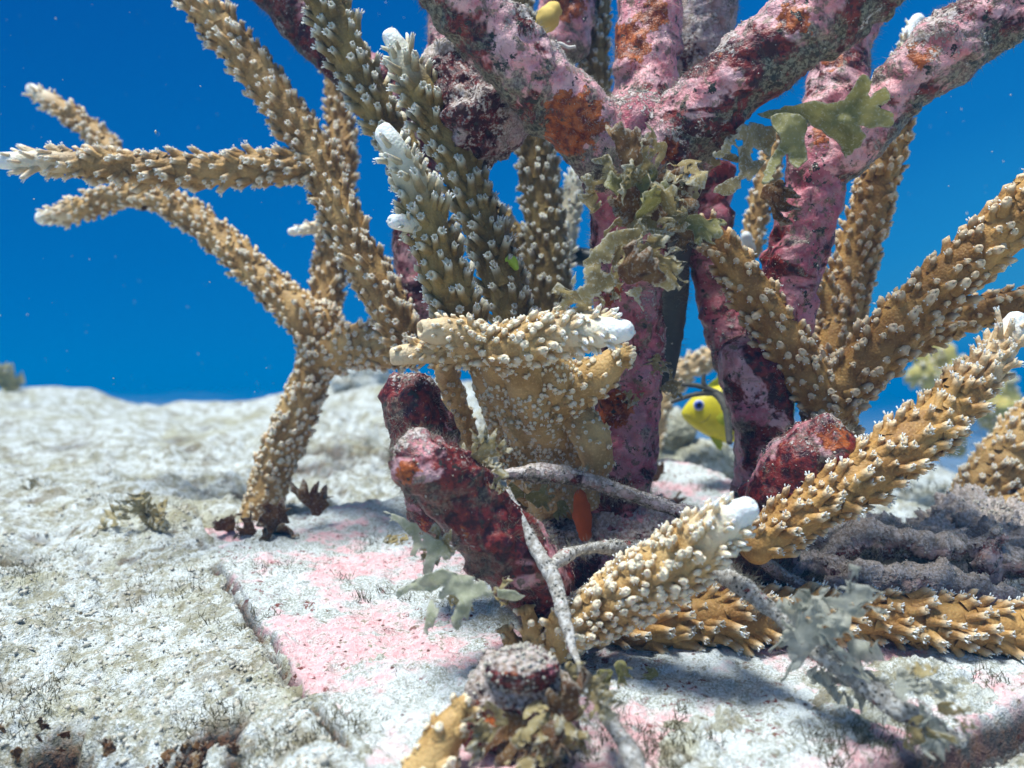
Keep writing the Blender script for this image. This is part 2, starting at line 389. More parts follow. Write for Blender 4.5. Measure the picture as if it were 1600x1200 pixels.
HOLES = [(40, 1175, 0.017, 0.030), (160, 1230, 0.012, 0.022), (300, 1200, 0.012, 0.012), (245, 1215, .010, .012), (290, 690, 0.018, 0.006), (100, 695, 0.020, 0.007),
         (540, 715, 0.035, 0.009), (380, 770, 0.020, 0.012), (230, 935, 0.006, 0.003), (20, 870, 0.010, 0.004)]
def ground_hit(px, py):
    y = 0.15
    a = (px-800)/F; b = (600-py)/F
    best = None
    for k in range(900):
        if H+b*y <= gbase(np.array([a*y]), np.array([y]))[0]: return a*y, y
        y += 0.001
    return a*y, y
HXY = [(ground_hit(h[0], h[1]), h[2], h[3]) for h in HOLES]
def ground_z(x, y, fine=True):
    z = gbase(x, y); P = np.stack([x, y, np.zeros_like(x)], 1)
    dark = np.zeros_like(z)
    A = np.array([-.130, .363]); d1 = unit(np.array([.49, -.87])); d2 = unit(np.array([.87, .49]))
    su = (x-A[0])*d1[0]+(y-A[1])*d1[1]; sv = (x-A[0])*d2[0]+(y-A[1])*d2[1]
    lft = np.exp(-(np.maximum(-sv, 0)/0.035)**2)*sstep(-.06, 0.0, su)*(sv < 0.004)
    z = z+0.0052*lft
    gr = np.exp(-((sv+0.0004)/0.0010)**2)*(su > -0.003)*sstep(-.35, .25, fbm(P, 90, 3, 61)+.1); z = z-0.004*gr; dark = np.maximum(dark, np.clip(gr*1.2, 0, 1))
    g2 = np.exp(-((su-0.254)/0.004)**2)*(sv > .04); z = z-0.02*g2; dark = np.maximum(dark, np.clip(g2*1.6, 0, 1))  # gap along the slab front, its shadow also put into the colour
    for (hx, hy), r, dep in HXY:
        q = ((x-hx)**2+((y-hy)*0.8)**2)/(r*r); g = np.exp(-q*(1+0.5*fbm(P, 80, 2, 5)))*sstep(-.5, .35, fbm(P, 70, 4, 66)+.1); z = z-dep*g; dark = np.maximum(dark, sstep(.12, .42, g)*min(1, dep/0.012))  # holes dip and carry painted shade, with red-brown algae colour mixed in
    if fine:
        far = 1+np.clip(np.hypot(x, y)-1.0, 0, 30)*2.0
        z = z+0.0060*fbm(P, 16, 3, 1)*far*(1+.8*sstep(.5, .85, y))+0.0085*sstep(.5, .8, y)*fbm(P, 28, 3, 15)+0.0085*fbm(P, 48, 4, 2)*np.where(lft > .3, .4, 1)
        n = fbm(P, 200, 4, 3, .6); z = z+0.0030*n*(1-.4*lft)+0.0016*np.abs(fbm(P, 520, 2, 4))
        dark = np.clip(dark+sstep(0.34, 0.60, -n+0.30*fbm(P, 30, 2, 8))*0.6, 0, 1)
    return z, dark
def seabed():
    nx, ny = 760, 640
    def grow(start, h, ratio, end):
        out = []; p = start
        while p < end: h *= ratio; p += h; out.append(p)
        return np.array(out)
    xr = grow(0.15, 0.0009, 1.07, 32.0); xs = np.concatenate([-xr[::-1], np.arange(-0.15, 0.15, 0.0009), [0.15], xr]); nx = len(xs)
    yf = grow(0.33, 0.0008, 1.032, 60.0); yb = grow(0.0, 0.0008, 1.09, 1.8)
    ys = np.concatenate([0.165-yb[::-1], np.arange(0.165, 0.33, 0.0008), [0.33], yf])
    X, Yg = np.meshgrid(xs, ys); x, y = X.ravel(), Yg.ravel()
    z, dark = ground_z(x, y)
    far = np.hypot(x, y) > 3
    z = np.where(far, z+0.25*fbm(np.stack([x, y, y*0], 1), 0.5, 3, 9)-0.1, z)
    T = grid_tris(len(ys), nx, False)
    o = meshobj('seabed', np.stack([x, y, z], 1), T, M_SAND, None, dict(dark=dark), (0, 0, 0))
    tag(o, 'pale silty seabed rising to a low ridge', None, None, 'structure')
    return o
seabed()

# ------------------------------------------------------------------ corallites
def corallite(kind, seed, detail=True):
    r = np.random.default_rng(seed); ns = 9 if detail else 5
    if kind == 'cup':
        prof = [(0.80, -0.25, 0), (0.56, 0.12, 0.0), (0.46, 0.50, 0.10), (0.47, 0.80, 0.36), (0.41, 0.95, 0.62), (0.24, 0.95, 0.50), (0.02, 0.84, 0.18)]
    elif kind == 'bulb':
        prof = [(0.84, -0.22, 0), (0.56, 0.12, 0.0), (0.49, 0.45, 0.10), (0.50, 0.70, 0.34), (0.43, 0.90, .60), (0.24, 1.01, .68), (0.02, 1.05, .70)]
    else:
        prof = [(0.62, -0.2, 0), (0.52, 0.35, 0.1), (0.46, 0.75, 0.4), (0.02, 0.95, 0.5)]
    if not detail: prof = [prof[0], prof[2], prof[-3] if kind != 'low' else prof[2], prof[-1]]
    th = np.linspace(0, 2*math.pi, ns, endpoint=False); V = []; A = []
    for q, z, p in prof:
        lip = 1+0.22*np.cos(th)*max(0, z-0.4)
        V.append(np.stack([q*np.cos(th)+0.10*z, q*np.sin(th), z*lip], 1)); A.append(np.full(ns, p))
    V = np.vstack(V); A = np.concatenate(A); T = grid_tris(len(prof), ns)
    V[:, :2] += 0.06*r.standard_normal((len(V), 2))*(V[:, 2:3] > 0)*0.5
    bag = Bag(); bag.add(V, T, pale=A)
    if detail and kind in ('cup', 'bulb'):
        nt = 6; z0 = 0.92 if kind == 'cup' else 0.70; r0 = 0.28 if kind == 'cup' else 0.5
        for k in range(nt):
            if r.random() < (0.15 if kind == 'cup' else 0.7): continue
            a = 2*math.pi*(k+0.3*r.random())/nt; L = (0.22+0.14*r.random()) * (1 if kind == 'cup' else 0.8)
            tilt = (0.5+0.5*r.random()) if kind == 'cup' else 0.2+0.3*r.random()
            d = np.array([math.cos(a), math.sin(a), tilt]); d /= np.linalg.norm(d)
            b = np.array([math.cos(a)*r0, math.sin(a)*r0, z0]); s = np.array([-math.sin(a), math.cos(a), 0]); up = np.cross(d, s)
            w = 0.085
            P = [b+w*s, b-w*0.5*s+w*0.8*up, b-w*0.5*s-w*0.8*up]; Q = [p+d*L*0.85 for p in P]; tip = b+d*L
            VV = np.array(P+Q+[tip]); TT = [(0, 1, 4), (0, 4, 3), (1, 2, 5), (1, 5, 4), (2, 0, 3), (2, 3, 5), (3, 4, 6), (4, 5, 6), (5, 3, 6)]
            bag.add(VV, TT, pale=0.95)
    return bag.get()
SHAPES = {('cup', i): corallite('cup', i) for i in range(4)}
SHAPES.update({('bulb', i): corallite('bulb', 20+i) for i in range(3)})
SHAPES[('lod', 0)] = corallite('cup', 50, False); SHAPES[('low', 0)] = corallite('low', 51, True)
MESHES = {}
def shared(key, mat):
    if (key, mat.name) not in MESHES:
        V, T, A = SHAPES[key]; MESHES[(key, mat.name)] = mkmesh('polyp', V, T, mat, A)
    return MESHES[(key, mat.name)]

CAMP = np.array([0, 0, H])
def coral(label, base, mat, branches, group='staghorn corals growing around the encrusted frame', maxparts=300, catname='coral', name='staghorn_coral'):
    """branches: list of dict(p=[(px,py,Y,rpx)...], tip=bool, kind, size mm, space mm, low=fraction with worn flat corallites)"""
    root = thing(name, label, catname, base, group)
    pool = []
    for b in branches:
        if 'rs' in b: b['p'] = [(x, y, Y, r*b['rs']) for x, y, Y, r in b['p']]
        npt = len(b['p']); ctrl = [(*PX(x, y, Y), r/F*Y*((0.80 if j == npt-1 else 0.76 if j == npt-2 else b.get('core', 0.68)) if b.get('tip') else b.get('core', 0.68))) for j, (x, y, Y, r) in enumerate(b['p'])]
        Rm = max(c[3] for c in ctrl); nearY = min(c[2] for c in b['p'])
        stepm = max(0.0011, nearY*0.0034); nseg = int(np.clip(2*math.pi*Rm/stepm, 14, 64))
        folds = b.get('folds', 0)
        whiteL = b.get('white', 0.016 if b.get('tip') else 0.0)
        def disp(V, I):
            d = Rm*(0.07*fbm(V, 120, 2, 11)+0.05*fbm(V, 420, 2, 12))
            if folds: d = d+Rm*0.11*np.sign(np.cos(I['th']*folds+18*V[:, 2]))*np.abs(np.cos(I['th']*folds+18*V[:, 2]+6*vnoise(V*60, 3)))**0.6
            return d
        V, T, I = tube(ctrl, stepm, nseg, b.get('cap0', False), True, disp, 10, 1.0)
        if b.get('tip') and not b.get('pit'):
            rr_ = np.linalg.norm(np.cross(V-I['C'][-1], I['T'][-1]), axis=1); al = (V-I['C'][-1])@I['T'][-1]; V = V-I['T'][-1]*((al > 0)*I['R'][-1]*.25*np.exp(-(rr_/(I['R'][-1]*.22))**2))[:, None]
        if b.get('pit'):
            rr_ = np.linalg.norm(np.cross(V-I['C'][-1], I['T'][-1]), axis=1); al = (V-I['C'][-1])@I['T'][-1]
            V = V-I['T'][-1]*((al > 0)*I['R'][-1]*(1.3*np.exp(-(rr_/(I['R'][-1]*.33))**2)+.18*np.clip(al/I['R'][-1], 0, 1)))[:, None]
        e = I['L']-I['arc']
        pale = np.clip(1-e/max(whiteL*1.35, 1e-6), 0, 1)**1.1 if whiteL > 0 else np.zeros(len(V))
        pale = np.clip(pale*b.get('wmax', 1.0)+b.get('palebase', 0.0)+0.04*fbm(V, 200, 2, 3), 0, 1)
        br = meshobj('branch', V, T, mat, root, dict(pale=pale))
        # corallites
        sp = b.get('space', 2.9)*1e-3*1.38; C, R, Tn, U, W, arc = I['C'], I['R'], I['T'], I['U'], I['W'], I['carc']
        s = b.get('start', 0.0); k = 0; L = arc[-1]; end = L-(R[-1]*(0.45 if b.get('pit') else 0.85) if b.get('tip') else -R[-1]*0.4)
        while s < end:
            Rr = np.interp(s, arc, R); s += sp*sp/(2*math.pi*Rr)*0.95; k += 1
            if s > end: break
            ss = min(s+rng.normal()*sp*0.22, end); i = min(int(np.searchsorted(arc, ss)), len(C)-1); i = max(i, 0)
            if ss > L: i = len(C)-1
            a = k*2.39996+rng.normal()*0.22
            n = U[i]*math.cos(a)+W[i]*math.sin(a)
            if folds and rng.random() < 0.5: continue
            p = C[i]+n*R[i]*0.96
            over = max(0, ss-(L-R[i]))/max(R[i], 1e-6)
            d = unit(n*b.get('out', 0.72)+Tn[i]*(0.70+0.8*over)+rng.normal(size=3)*0.17)
            if over > 0 and not b.get('tip'):
                q = min(over, 1.3)*math.pi/2*0.8; p = C[-1]+(n*math.cos(q)+Tn[-1]*math.sin(q))*R[-1]*0.95; d = unit(n*math.cos(q)+Tn[-1]*math.sin(q)+rng.normal(size=3)*0.1)
            frac = ss/L
            fade = min(1.0, (L-ss)/(R[i]*2.2)+0.35) if b.get('tip') else 1.0
            wd = b.get('size', 2.1)*1e-3*0.95*(0.68+0.6*rng.random()); ln = wd*b.get('len', 1.35)*1.12*(0.6+0.7*rng.random())*fade
            if b.get('tip'): wd *= float(np.clip(0.5+(L-ss)/0.045, 0, 1))
            lift = float(np.clip(np.clip(1-(L-ss)/max(whiteL*1.5, 1e-6), 0, 1)*0.38*b.get('wmax', 1.0)+b.get('palebase', 0.0), 0, 1)) if whiteL > 0 else b.get('palebase', 0.0)
            worn = frac < b.get('low', 0.0)
            facing = float(np.dot(unit(CAMP-p), unit(n)))
            key = ('low', 0) if worn else ((b.get('kind', 'cup'), int(rng.integers(3))) if facing > -0.12 else ('lod', 0))
            if worn: ln *= 0.6
            q = (p-CAMP); sx = 800+q[0]/q[1]*F; sy = 600-q[2]/q[1]*F
            seen = (0 < sx < 1600) and (0 < sy < 1200) and facing > -0.2
            pool.append((wd/q[1]*(1 if seen else 0)*(0.7+0.3*max(facing, 0)), br, p, d, n, wd, ln, lift, key))
    pool.sort(key=lambda r: -r[0])
    keep = [r for r in pool if r[0] > 0][:maxparts]; rest = pool[len(keep):]
    for _, br, p, d, n, wd, ln, lift, key in keep:
        me = shared(key, mat); o = bpy.data.objects.new('polyp', me); put(o, br, p)
        z = d; x = unit(-n+z*np.dot(n, z)) if rng.random() < 2 else None; y = np.cross(z, x)
        Mx = np.stack([x*wd, y*wd, z*ln], 1)
        from mathutils import Matrix
        q = Matrix(np.stack([x, y, z], 1).tolist()).to_quaternion()
        o.rotation_mode = 'QUATERNION'; o.rotation_quaternion = q; o.scale = (wd, wd, ln)
        if lift > 0.01: o['lift'] = float(lift)
    if rest:
        bag = Bag(); by = {}
        for r in rest: by.setdefault(r[8], []).append(r)
        for key, rs in by.items():
            V, T, A = SHAPES[key]
            z = np.array([r[3] for r in rs]); n = np.array([r[4] for r in rs]); x = unit(-n+z*np.sum(n*z, 1, keepdims=True)); y = np.cross(z, x)
            wd = np.array([r[5] for r in rs]); ln = np.array([r[6] for r in rs])
            Ms = np.stack([x*wd[:, None], y*wd[:, None], z*ln[:, None]], 2)
            W_, T_ = stamp(V, T, Ms, np.array([r[2] for r in rs]))
            pa = np.clip(np.tile(A['pale'], len(rs))+np.repeat([r[7] for r in rs], len(V)), 0, 1)
            bag.add(W_, T_, pale=pa)
        o = bag.build('small_polyps', mat, root); o['kind'] = 'stuff'
    return root

def g_at(px, py):
    x, y = ground_hit(px, py); return (x, y, float(gbase(np.array([x]), np.array([y]))[0]))

# colony on the left
coral('tall tan staghorn coral on the sand, its arms reaching the left edge', tuple(PX(405, 815, .385)), M_TAN, [
    dict(rs=.93, p=[(400, 835, .385, 50), (425, 740, .385, 47), (462, 650, .38, 45), (490, 580, .38, 44), (505, 510, .38, 50)], low=0.3, kind='bulb', size=2.0, space=2.0, len=1.1),
    dict(rs=.93, p=[(505, 540, .38, 52), (470, 490, .38, 46), (420, 445, .385, 38), (345, 375, .39, 36), (280, 325, .395, 34), (215, 300, .40, 28), (130, 325, .405, 23), (65, 341, .41, 15)], tip=True, kind='bulb', size=2.0, space=2.7, wmax=.9),
    dict(rs=.93, p=[(225, 318, .405, 22), (190, 260, .42, 26), (150, 210, .43, 25), (95, 170, .435, 20), (50, 140, .44, 13)], tip=True, size=2.0, space=2.8, wmax=.9),
    dict(rs=.93, p=[(500, 560, .38, 48), (560, 540, .365, 52), (625, 545, .345, 50)], size=2.1, kind='cup'),
    dict(rs=.93, p=[(640, 560, .335, 44), (608, 480, .335, 44), (562, 400, .335, 45), (522, 310, .335, 45), (487, 235, .335, 45), (430, 150, .335, 44), (368, 70, .335, 42), (280, -30, .335, 38)], size=2.3, space=3.0),
    dict(rs=.93, p=[(500, 262, .335, 32), (430, 262, .33, 36), (330, 266, .325, 36), (220, 264, .32, 35), (120, 256, .315, 30), (50, 252, .31, 22), (5, 252, .308, 18)], tip=True, size=2.5, space=3.0, out=.65, len=1.45, white=.02),
    dict(rs=.93, p=[(500, 540, .385, 44), (512, 440, .39, 38), (522, 350, .395, 34), (535, 260, .395, 34), (530, 180, .40, 30), (522, 110, .40, 24)], size=2.0, space=2.8),
    dict(rs=.93, p=[(512, 352, .385, 16), (485, 357, .385, 13), (455, 362, .385, 8)], tip=True, size=1.3, space=2.4, palebase=.25, white=.01),
])
coral('olive staghorn branch slanting down from the top edge, left of the two white-tipped upright branches', tuple(PX(700, 440, .315)), M_OLIVE, [
    dict(rs=.86, p=[(700, 470, .315, 40), (680, 350, .315, 36), (626, 235, .31, 40), (578, 150, .305, 46), (538, 70, .30, 47), (492, -40, .295, 46)], size=2.6, space=3.3, len=1.5),
])
coral('central staghorn cluster with two upright olive branches tipped white', tuple(PX(760, 520, .28)), M_OLIVE, [
    dict(rs=.86, p=[(735, 530, .275, 55), (704, 450, .27, 54), (674, 370, .265, 52), (646, 290, .26, 44), (616, 232, .255, 30), (602, 210, .255, 25)], tip=True, size=2.5, space=3.2, len=1.5, white=.018, palebase=.0),
    dict(rs=.86, p=[(660, 352, .262, 26), (630, 348, .256, 20), (616, 346, .253, 17)], tip=True, size=1.8, white=.012),
    dict(rs=.86, p=[(805, 520, .29, 50), (785, 440, .29, 50), (745, 330, .29, 50), (695, 215, .285, 48), (645, 120, .28, 36), (612, 58, .28, 20)], tip=True, size=2.5, space=3.2, len=1.5, white=.014),
])
coral('cream staghorn clump in the centre with a blunt white tip pointing right', tuple(PX(860, 740, .27)), M_CREAM, [
    dict(p=[(876, 790, .285, 34), (868, 710, .28, 36), (845, 640, .268, 42), (815, 570, .258, 40)], core=.92, kind='bulb', size=1.25, space=1.35, len=.7, low=.1),
    dict(p=[(856, 790, .288, 32), (838, 710, .283, 32), (808, 640, .275, 34), (780, 560, .262, 36)], core=.92, kind='bulb', size=1.25, space=1.35, len=.7, low=.1),
    dict(p=[(905, 790, .288, 34), (902, 710, .283, 36), (888, 650, .275, 44), (862, 590, .262, 44)], core=.92, kind='bulb', size=1.25, space=1.35, len=.7, low=.1),
    dict(p=[(832, 790, .295, 30), (808, 720, .29, 28), (785, 650, .285, 30), (760, 570, .268, 32)], core=.92, kind='bulb', size=1.25, space=1.4, len=.7, low=.1),
    dict(p=[(870, 800, .30, 50), (862, 700, .295, 54), (845, 620, .285, 56)], core=.92, kind='bulb', size=1.1, space=1.8, len=.7, low=.5),
    dict(p=[(770, 545, .255, 48), (830, 535, .25, 50), (885, 520, .245, 45), (940, 517, .238, 32), (975, 517, .233, 21)], tip=True, kind='bulb', size=2.1, space=2.15, len=1.15, white=.018, palebase=.06),
    dict(p=[(800, 545, .255, 42), (750, 535, .255, 42), (705, 522, .25, 34), (665, 516, .245, 22)], kind='bulb', size=2.0, space=2.1, len=1.05, palebase=.10, white=.008, wmax=.3, pit=True, tip=True),
    dict(p=[(740, 550, .26, 30), (690, 550, .255, 28), (640, 553, .25, 22), (618, 556, .249, 18)], tip=True, kind='bulb', size=1.9, space=2.3, len=1.0, white=.02, wmax=.4, pit=True),
    dict(p=[(820, 660, .275, 60), (880, 620, .265, 50), (930, 590, .26, 44), (965, 560, .258, 30)], kind='bulb', size=1.8, space=2.2, len=1.0, palebase=.0),
    dict(p=[(760, 770, .30, 30), (735, 700, .30, 28), (712, 630, .29, 27), (695, 575, .275, 25)], size=1.5, space=2.6, len=.9, low=.4),
    dict(p=[(900, 650, .268, 30), (925, 685, .266, 32), (933, 722, .266, 28)], core=.9, size=1.3, space=1.8, low=.1, palebase=.05, len=.7),
])
coral('brown staghorn coral behind the centre, its shaded upright arm between the stump and the trunk', tuple(PX(850, 480, .36)), M_OLIVE, [
    dict(p=[(860, 520, .36, 46), (855, 430, .36, 48), (850, 340, .36, 42), (838, 250, .36, 40), (828, 170, .36, 36)], size=2.2, space=3.0),
    dict(p=[(855, 470, .37, 40), (815, 390, .37, 34), (785, 350, .375, 28), (765, 325, .38, 20)], size=2.0, space=2.9),
    dict(p=[(862, 470, .38, 28), (885, 350, .39, 25), (905, 270, .40, 20), (915, 240, .40, 14)], tip=True, size=1.7, space=2.5, palebase=.35),
])
coral('small brown staghorn branch at the top edge between the sponge-covered knob and the middle arm', tuple(PX(925, 130, .36)), M_OLIVE, [
    dict(p=[(935, 160, .36, 26), (928, 90, .36, 32), (925, 20, .36, 36), (930, -40, .36, 36)], size=2.1)])
coral('thin dark staghorn branch at the top edge behind the pink left arm', tuple(PX(830, 60, .38)), M_OLIVE, [
    dict(p=[(845, 90, .38, 20), (820, 30, .38, 26), (800, -40, .38, 26)], size=2.0)])
coral('forked golden-brown staghorn coral on the right, rising behind the red stub', tuple(PX(1310, 640, .30)), M_GOLD, [
    dict(p=[(1300, 680, .30, 52), (1300, 620, .295, 58), (1330, 590, .292, 56), (1380, 540, .285, 56), (1450, 465, .278, 56), (1530, 395, .27, 54), (1600, 325, .262, 52), (1670, 260, .255, 50)], kind='bulb', size=2.6, space=3.2, len=1.3),
    dict(p=[(1310, 640, .295, 52), (1255, 580, .292, 52), (1200, 495, .29, 48), (1150, 420, .288, 40), (1108, 362, .288, 28)], kind='bulb', size=2.2, space=3.0, len=1.2),
    dict(p=[(1310, 600, .325, 44), (1308, 520, .33, 46), (1330, 430, .335, 46), (1362, 320, .335, 42), (1388, 230, .335, 38), (1400, 160, .335, 30)], kind='bulb', size=2.2, space=3.0),
    dict(p=[(1306, 520, .33, 32), (1285, 460, .33, 26), (1274, 425, .33, 16)], kind='bulb', size=2.0, space=2.9),
    dict(p=[(1400, 545, .31, 34), (1480, 505, .305, 34), (1560, 480, .30, 34), (1660, 470, .295, 32)], kind='bulb', size=2.2, space=3.0),
])
coral('long golden staghorn branch with a white tip slanting up to the right edge', tuple(PX(1190, 850, .25)), M_GOLD, [
    dict(p=[(1185, 850, .25, 44), (1250, 805, .248, 52), (1330, 757, .247, 54), (1410, 702, .247, 56), (1490, 630, .25, 50), (1552, 560, .253, 36), (1588, 502, .256, 20)], tip=True, size=2.3, space=2.6, len=1.4, white=.022, cap0=True),
])
coral('nearest cream staghorn branch in front, its blunt white tip above the dark branch', tuple(PX(850, 990, .235)), M_CREAM, [
    dict(p=[(850, 1000, .24, 38), (920, 965, .235, 56), (1000, 915, .228, 66), (1080, 860, .22, 64), (1135, 818, .214, 44), (1166, 796, .21, 25)], tip=True, kind='bulb', size=2.0, space=1.8, len=1.3, white=.012, palebase=.06),
    dict(p=[(840, 1020, .238, 36), (832, 985, .234, 24), (824, 955, .231, 15)], kind='bulb', size=1.8, space=3.2, len=1.0),
    dict(p=[(870, 1020, .236, 32), (868, 985, .231, 20), (866, 965, .229, 14)], kind='bulb', size=1.8, space=3.4, len=1.0),
    dict(p=[(805, 1030, .24, 26), (798, 1000, .237, 18), (790, 985, .236, 12)], kind='bulb', size=1.6, space=3.4, len=1.0),
])
coral('dark brown staghorn branch lying low over the slab at the right, under the cream branch', tuple(PX(1100, 980, .25)), M_GOLD, [
    dict(p=[(930, 985, .25, 30), (1010, 975, .25, 50), (1110, 965, .25, 58), (1220, 965, .25, 54), (1300, 960, .25, 46), (1400, 965, .25, 50), (1500, 975, .25, 52), (1600, 985, .25, 50), (1690, 990, .25, 48)], size=2.5, space=2.8, len=1.5, cap0=True),
])
coral('blurred tan staghorn branch at the right edge above the rubble', tuple(PX(1480, 810, .36)), M_TAN, [
    dict(p=[(1490, 840, .36, 44), (1535, 770, .36, 58), (1590, 700, .36, 60), (1680, 600, .36, 54)], size=2.2, space=2.9, cap0=True),
    dict(p=[(1500, 825, .355, 38), (1570, 800, .35, 40), (1660, 790, .345, 40)], size=2.0, space=2.9, cap0=True)])
coral('pale yellow staghorn knob at the bottom edge left of the dark front rock', tuple(PX(690, 1190, .215)), M_CREAM, [
    dict(p=[(645, 1260, .186, 52), (668, 1200, .187, 50), (700, 1140, .189, 40), (718, 1108, .190, 24)], kind='bulb', size=1.9, space=3.0, len=.8, low=.2)])
coral('small staghorn branch with a white knob behind the pink arm at the upper right', tuple(PX(1410, 120, .33)), M_CREAM, [
    dict(p=[(1385, 175, .33, 20), (1405, 110, .33, 22), (1425, 50, .33, 17), (1434, 32, .33, 14)], tip=True, kind='bulb', size=1.8, palebase=.3)])
coral('short tan staghorn branch seen between the two pink trunks, below the green leaf', tuple(PX(1195, 350, .38)), M_TAN, [
    dict(p=[(1170, 400, .38, 22), (1185, 330, .38, 22), (1205, 260, .38, 22), (1210, 220, .38, 18)], size=2.0),
    dict(p=[(1172, 392, .37, 14), (1168, 378, .368, 12), (1166, 370, .367, 11)], tip=True, size=1.2, white=.02)])
coral('pale blurred staghorn branch arching above the yellow fish', tuple(PX(1030, 640, .47)), M_TAN, [
    dict(p=[(1020, 700, .47, 20), (1032, 630, .47, 22), (1075, 575, .47, 24), (1140, 550, .47, 22)], size=2.0, palebase=.2)])

# far soft corals
def far_coral(label, px, py, Y, s):
    base = PX(px, py, Y); gz = base[2]-s*1.6
    br = [dict(p=[(px, py+int(s/Y*F*1.6), Y, 34), (px+10, py+50, Y, 30), (px-4, py, Y, 26)], size=5, space=7, len=.8, kind='bulb')]
    for k in range(4):
        a = random.uniform(-1, 1); br.append(dict(p=[(px, py+70, Y, 24), (px+40*a, py+30, Y-.02*k, 22), (px+60*a, py-10+14*k, Y-.02*k, 18)], size=5, space=7, len=.8, kind='bulb'))
    coral(label, tuple(PX(px, py+int(s/Y*F*1.6), Y)), M_FARC, br, 'blurred yellow corals far behind', 60, 'coral', 'soft_coral')
far_coral('small blurred yellow coral far behind, left of its larger neighbour', 1480, 556, 1.0, .07)
far_coral('larger blurred yellow coral far behind at the right edge', 1568, 606, 1.0, .09)

# ------------------------------------------------------------------ encrusted frame
def hairs(bag, P, Nn, L, w, bend=0.6):
    n = len(P); D = unit(Nn+rng.normal(size=(n, 3))*0.55); B = unit(rng.normal(size=(n, 3))); S = unit(np.cross(D, B)); S2 = np.cross(D, S)
    Ls = L*(0.4+rng.random(n)*0.9)[:, None]; wob = B*Ls*bend*(rng.random((n, 1)))
    c = [P-D*w, P+D*Ls*0.55+wob*0.25, P+D*Ls+wob]; ww = [w*1.1, w*0.8]
    rows = []
    for i in range(2):
        for a in (0, 2.094, 4.189): rows.append(c[i]+(S*math.cos(a)+S2*math.sin(a))*ww[i])
    rows.append(c[2]); V = np.stack(rows, 1).reshape(-1, 3)
    t = []
    for i in range(1):
        for j in range(3):
            a, b = i*3+j, i*3+(j+1) % 3; t += [(a, b, b+3), (a, b+3, a+3)]
    for j in range(3): t.append((3+j, 3+(j+1) % 3, 6))
    T = (np.array(t)[None]+(np.arange(n)*7)[:, None, None]).reshape(-1, 3)
    bag.add(V, T)
ICO_V = unit(np.array([(0, 0, 1), (.894, 0, .447), (.276, .851, .447), (-.724, .526, .447), (-.724, -.526, .447), (.276, -.851, .447), (.724, .526, -.447), (-.276, .851, -.447), (-.894, 0, -.447), (-.276, -.851, -.447), (.724, -.526, -.447), (0, 0, -1)], float))
ICO_T = np.array([(0, 1, 2), (0, 2, 3), (0, 3, 4), (0, 4, 5), (0, 5, 1), (1, 6, 2), (2, 7, 3), (3, 8, 4), (4, 9, 5), (5, 10, 1), (2, 6, 7), (3, 7, 8), (4, 8, 9), (5, 9, 10), (1, 10, 6), (6, 11, 7), (7, 11, 8), (8, 11, 9), (9, 11, 10), (10, 11, 6)])
OCT_V = np.array([(1, 0, 0), (-1, 0, 0), (0, 1, 0), (0, -1, 0), (0, 0, 1), (0, 0, -1)], float)
OCT_T = np.array([(0, 2, 4), (2, 1, 4), (1, 3, 4), (3, 0, 4), (2, 0, 5), (1, 2, 5), (3, 1, 5), (0, 3, 5)])
def crumbs(bag, P, smin, smax):
    n = len(P); M = rng.normal(size=(n, 3, 3)); q, _ = np.linalg.qr(M)
    sc = (smin+(smax-smin)*rng.random((n, 1, 1))**2)*(0.5+rng.random((n, 1, 3)))
    for g in range(5):
        Vi = OCT_V*(0.5+1.0*np.random.default_rng(g).random((6, 1)))+0.2*np.random.default_rng(g).random((6, 3)); m = slice(g, None, 5)
        if len(P[m]): V, T = stamp(Vi, OCT_T, (q*sc)[m], P[m]); bag.add(V, T)

def crust_disp(amp=1.0, sedtop=0.5):
    def f(V, I):
        n1 = fbm(V, 55, 3, 31); n2 = fbm(V, 190, 3, 32); n3 = fbm(V, 520, 3, 33)
        sed = np.clip(sedtop*sstep(-0.1, 0.8, I['N'][:, 2])*1.2+0.6*sstep(0.0, 0.7, fbm(V, 70, 4, 35, .65))-0.12, 0, 1)
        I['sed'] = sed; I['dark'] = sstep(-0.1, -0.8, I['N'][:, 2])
        return amp*(0.0024*n1+0.0013*n2+0.0006*n3+0.0016*sstep(.25, .6, fbm(V, 120, 2, 39))+sed*(0.0006+0.0009*np.abs(n3)+0.0005*np.abs(n2)))
    return f
def rust_at(V, spots):
    r = np.zeros(len(V))
    for px, py, Y, rad in spots:
        sx = 800+V[:, 0]/V[:, 1]*F; sy = 600-(V[:, 2]-H)/V[:, 1]*F; r = np.maximum(r, 1.3*np.exp(-(((sx-px)**2+(sy-py)**2)/rad**2)**1.5))
    return np.clip(r, 0, 1)
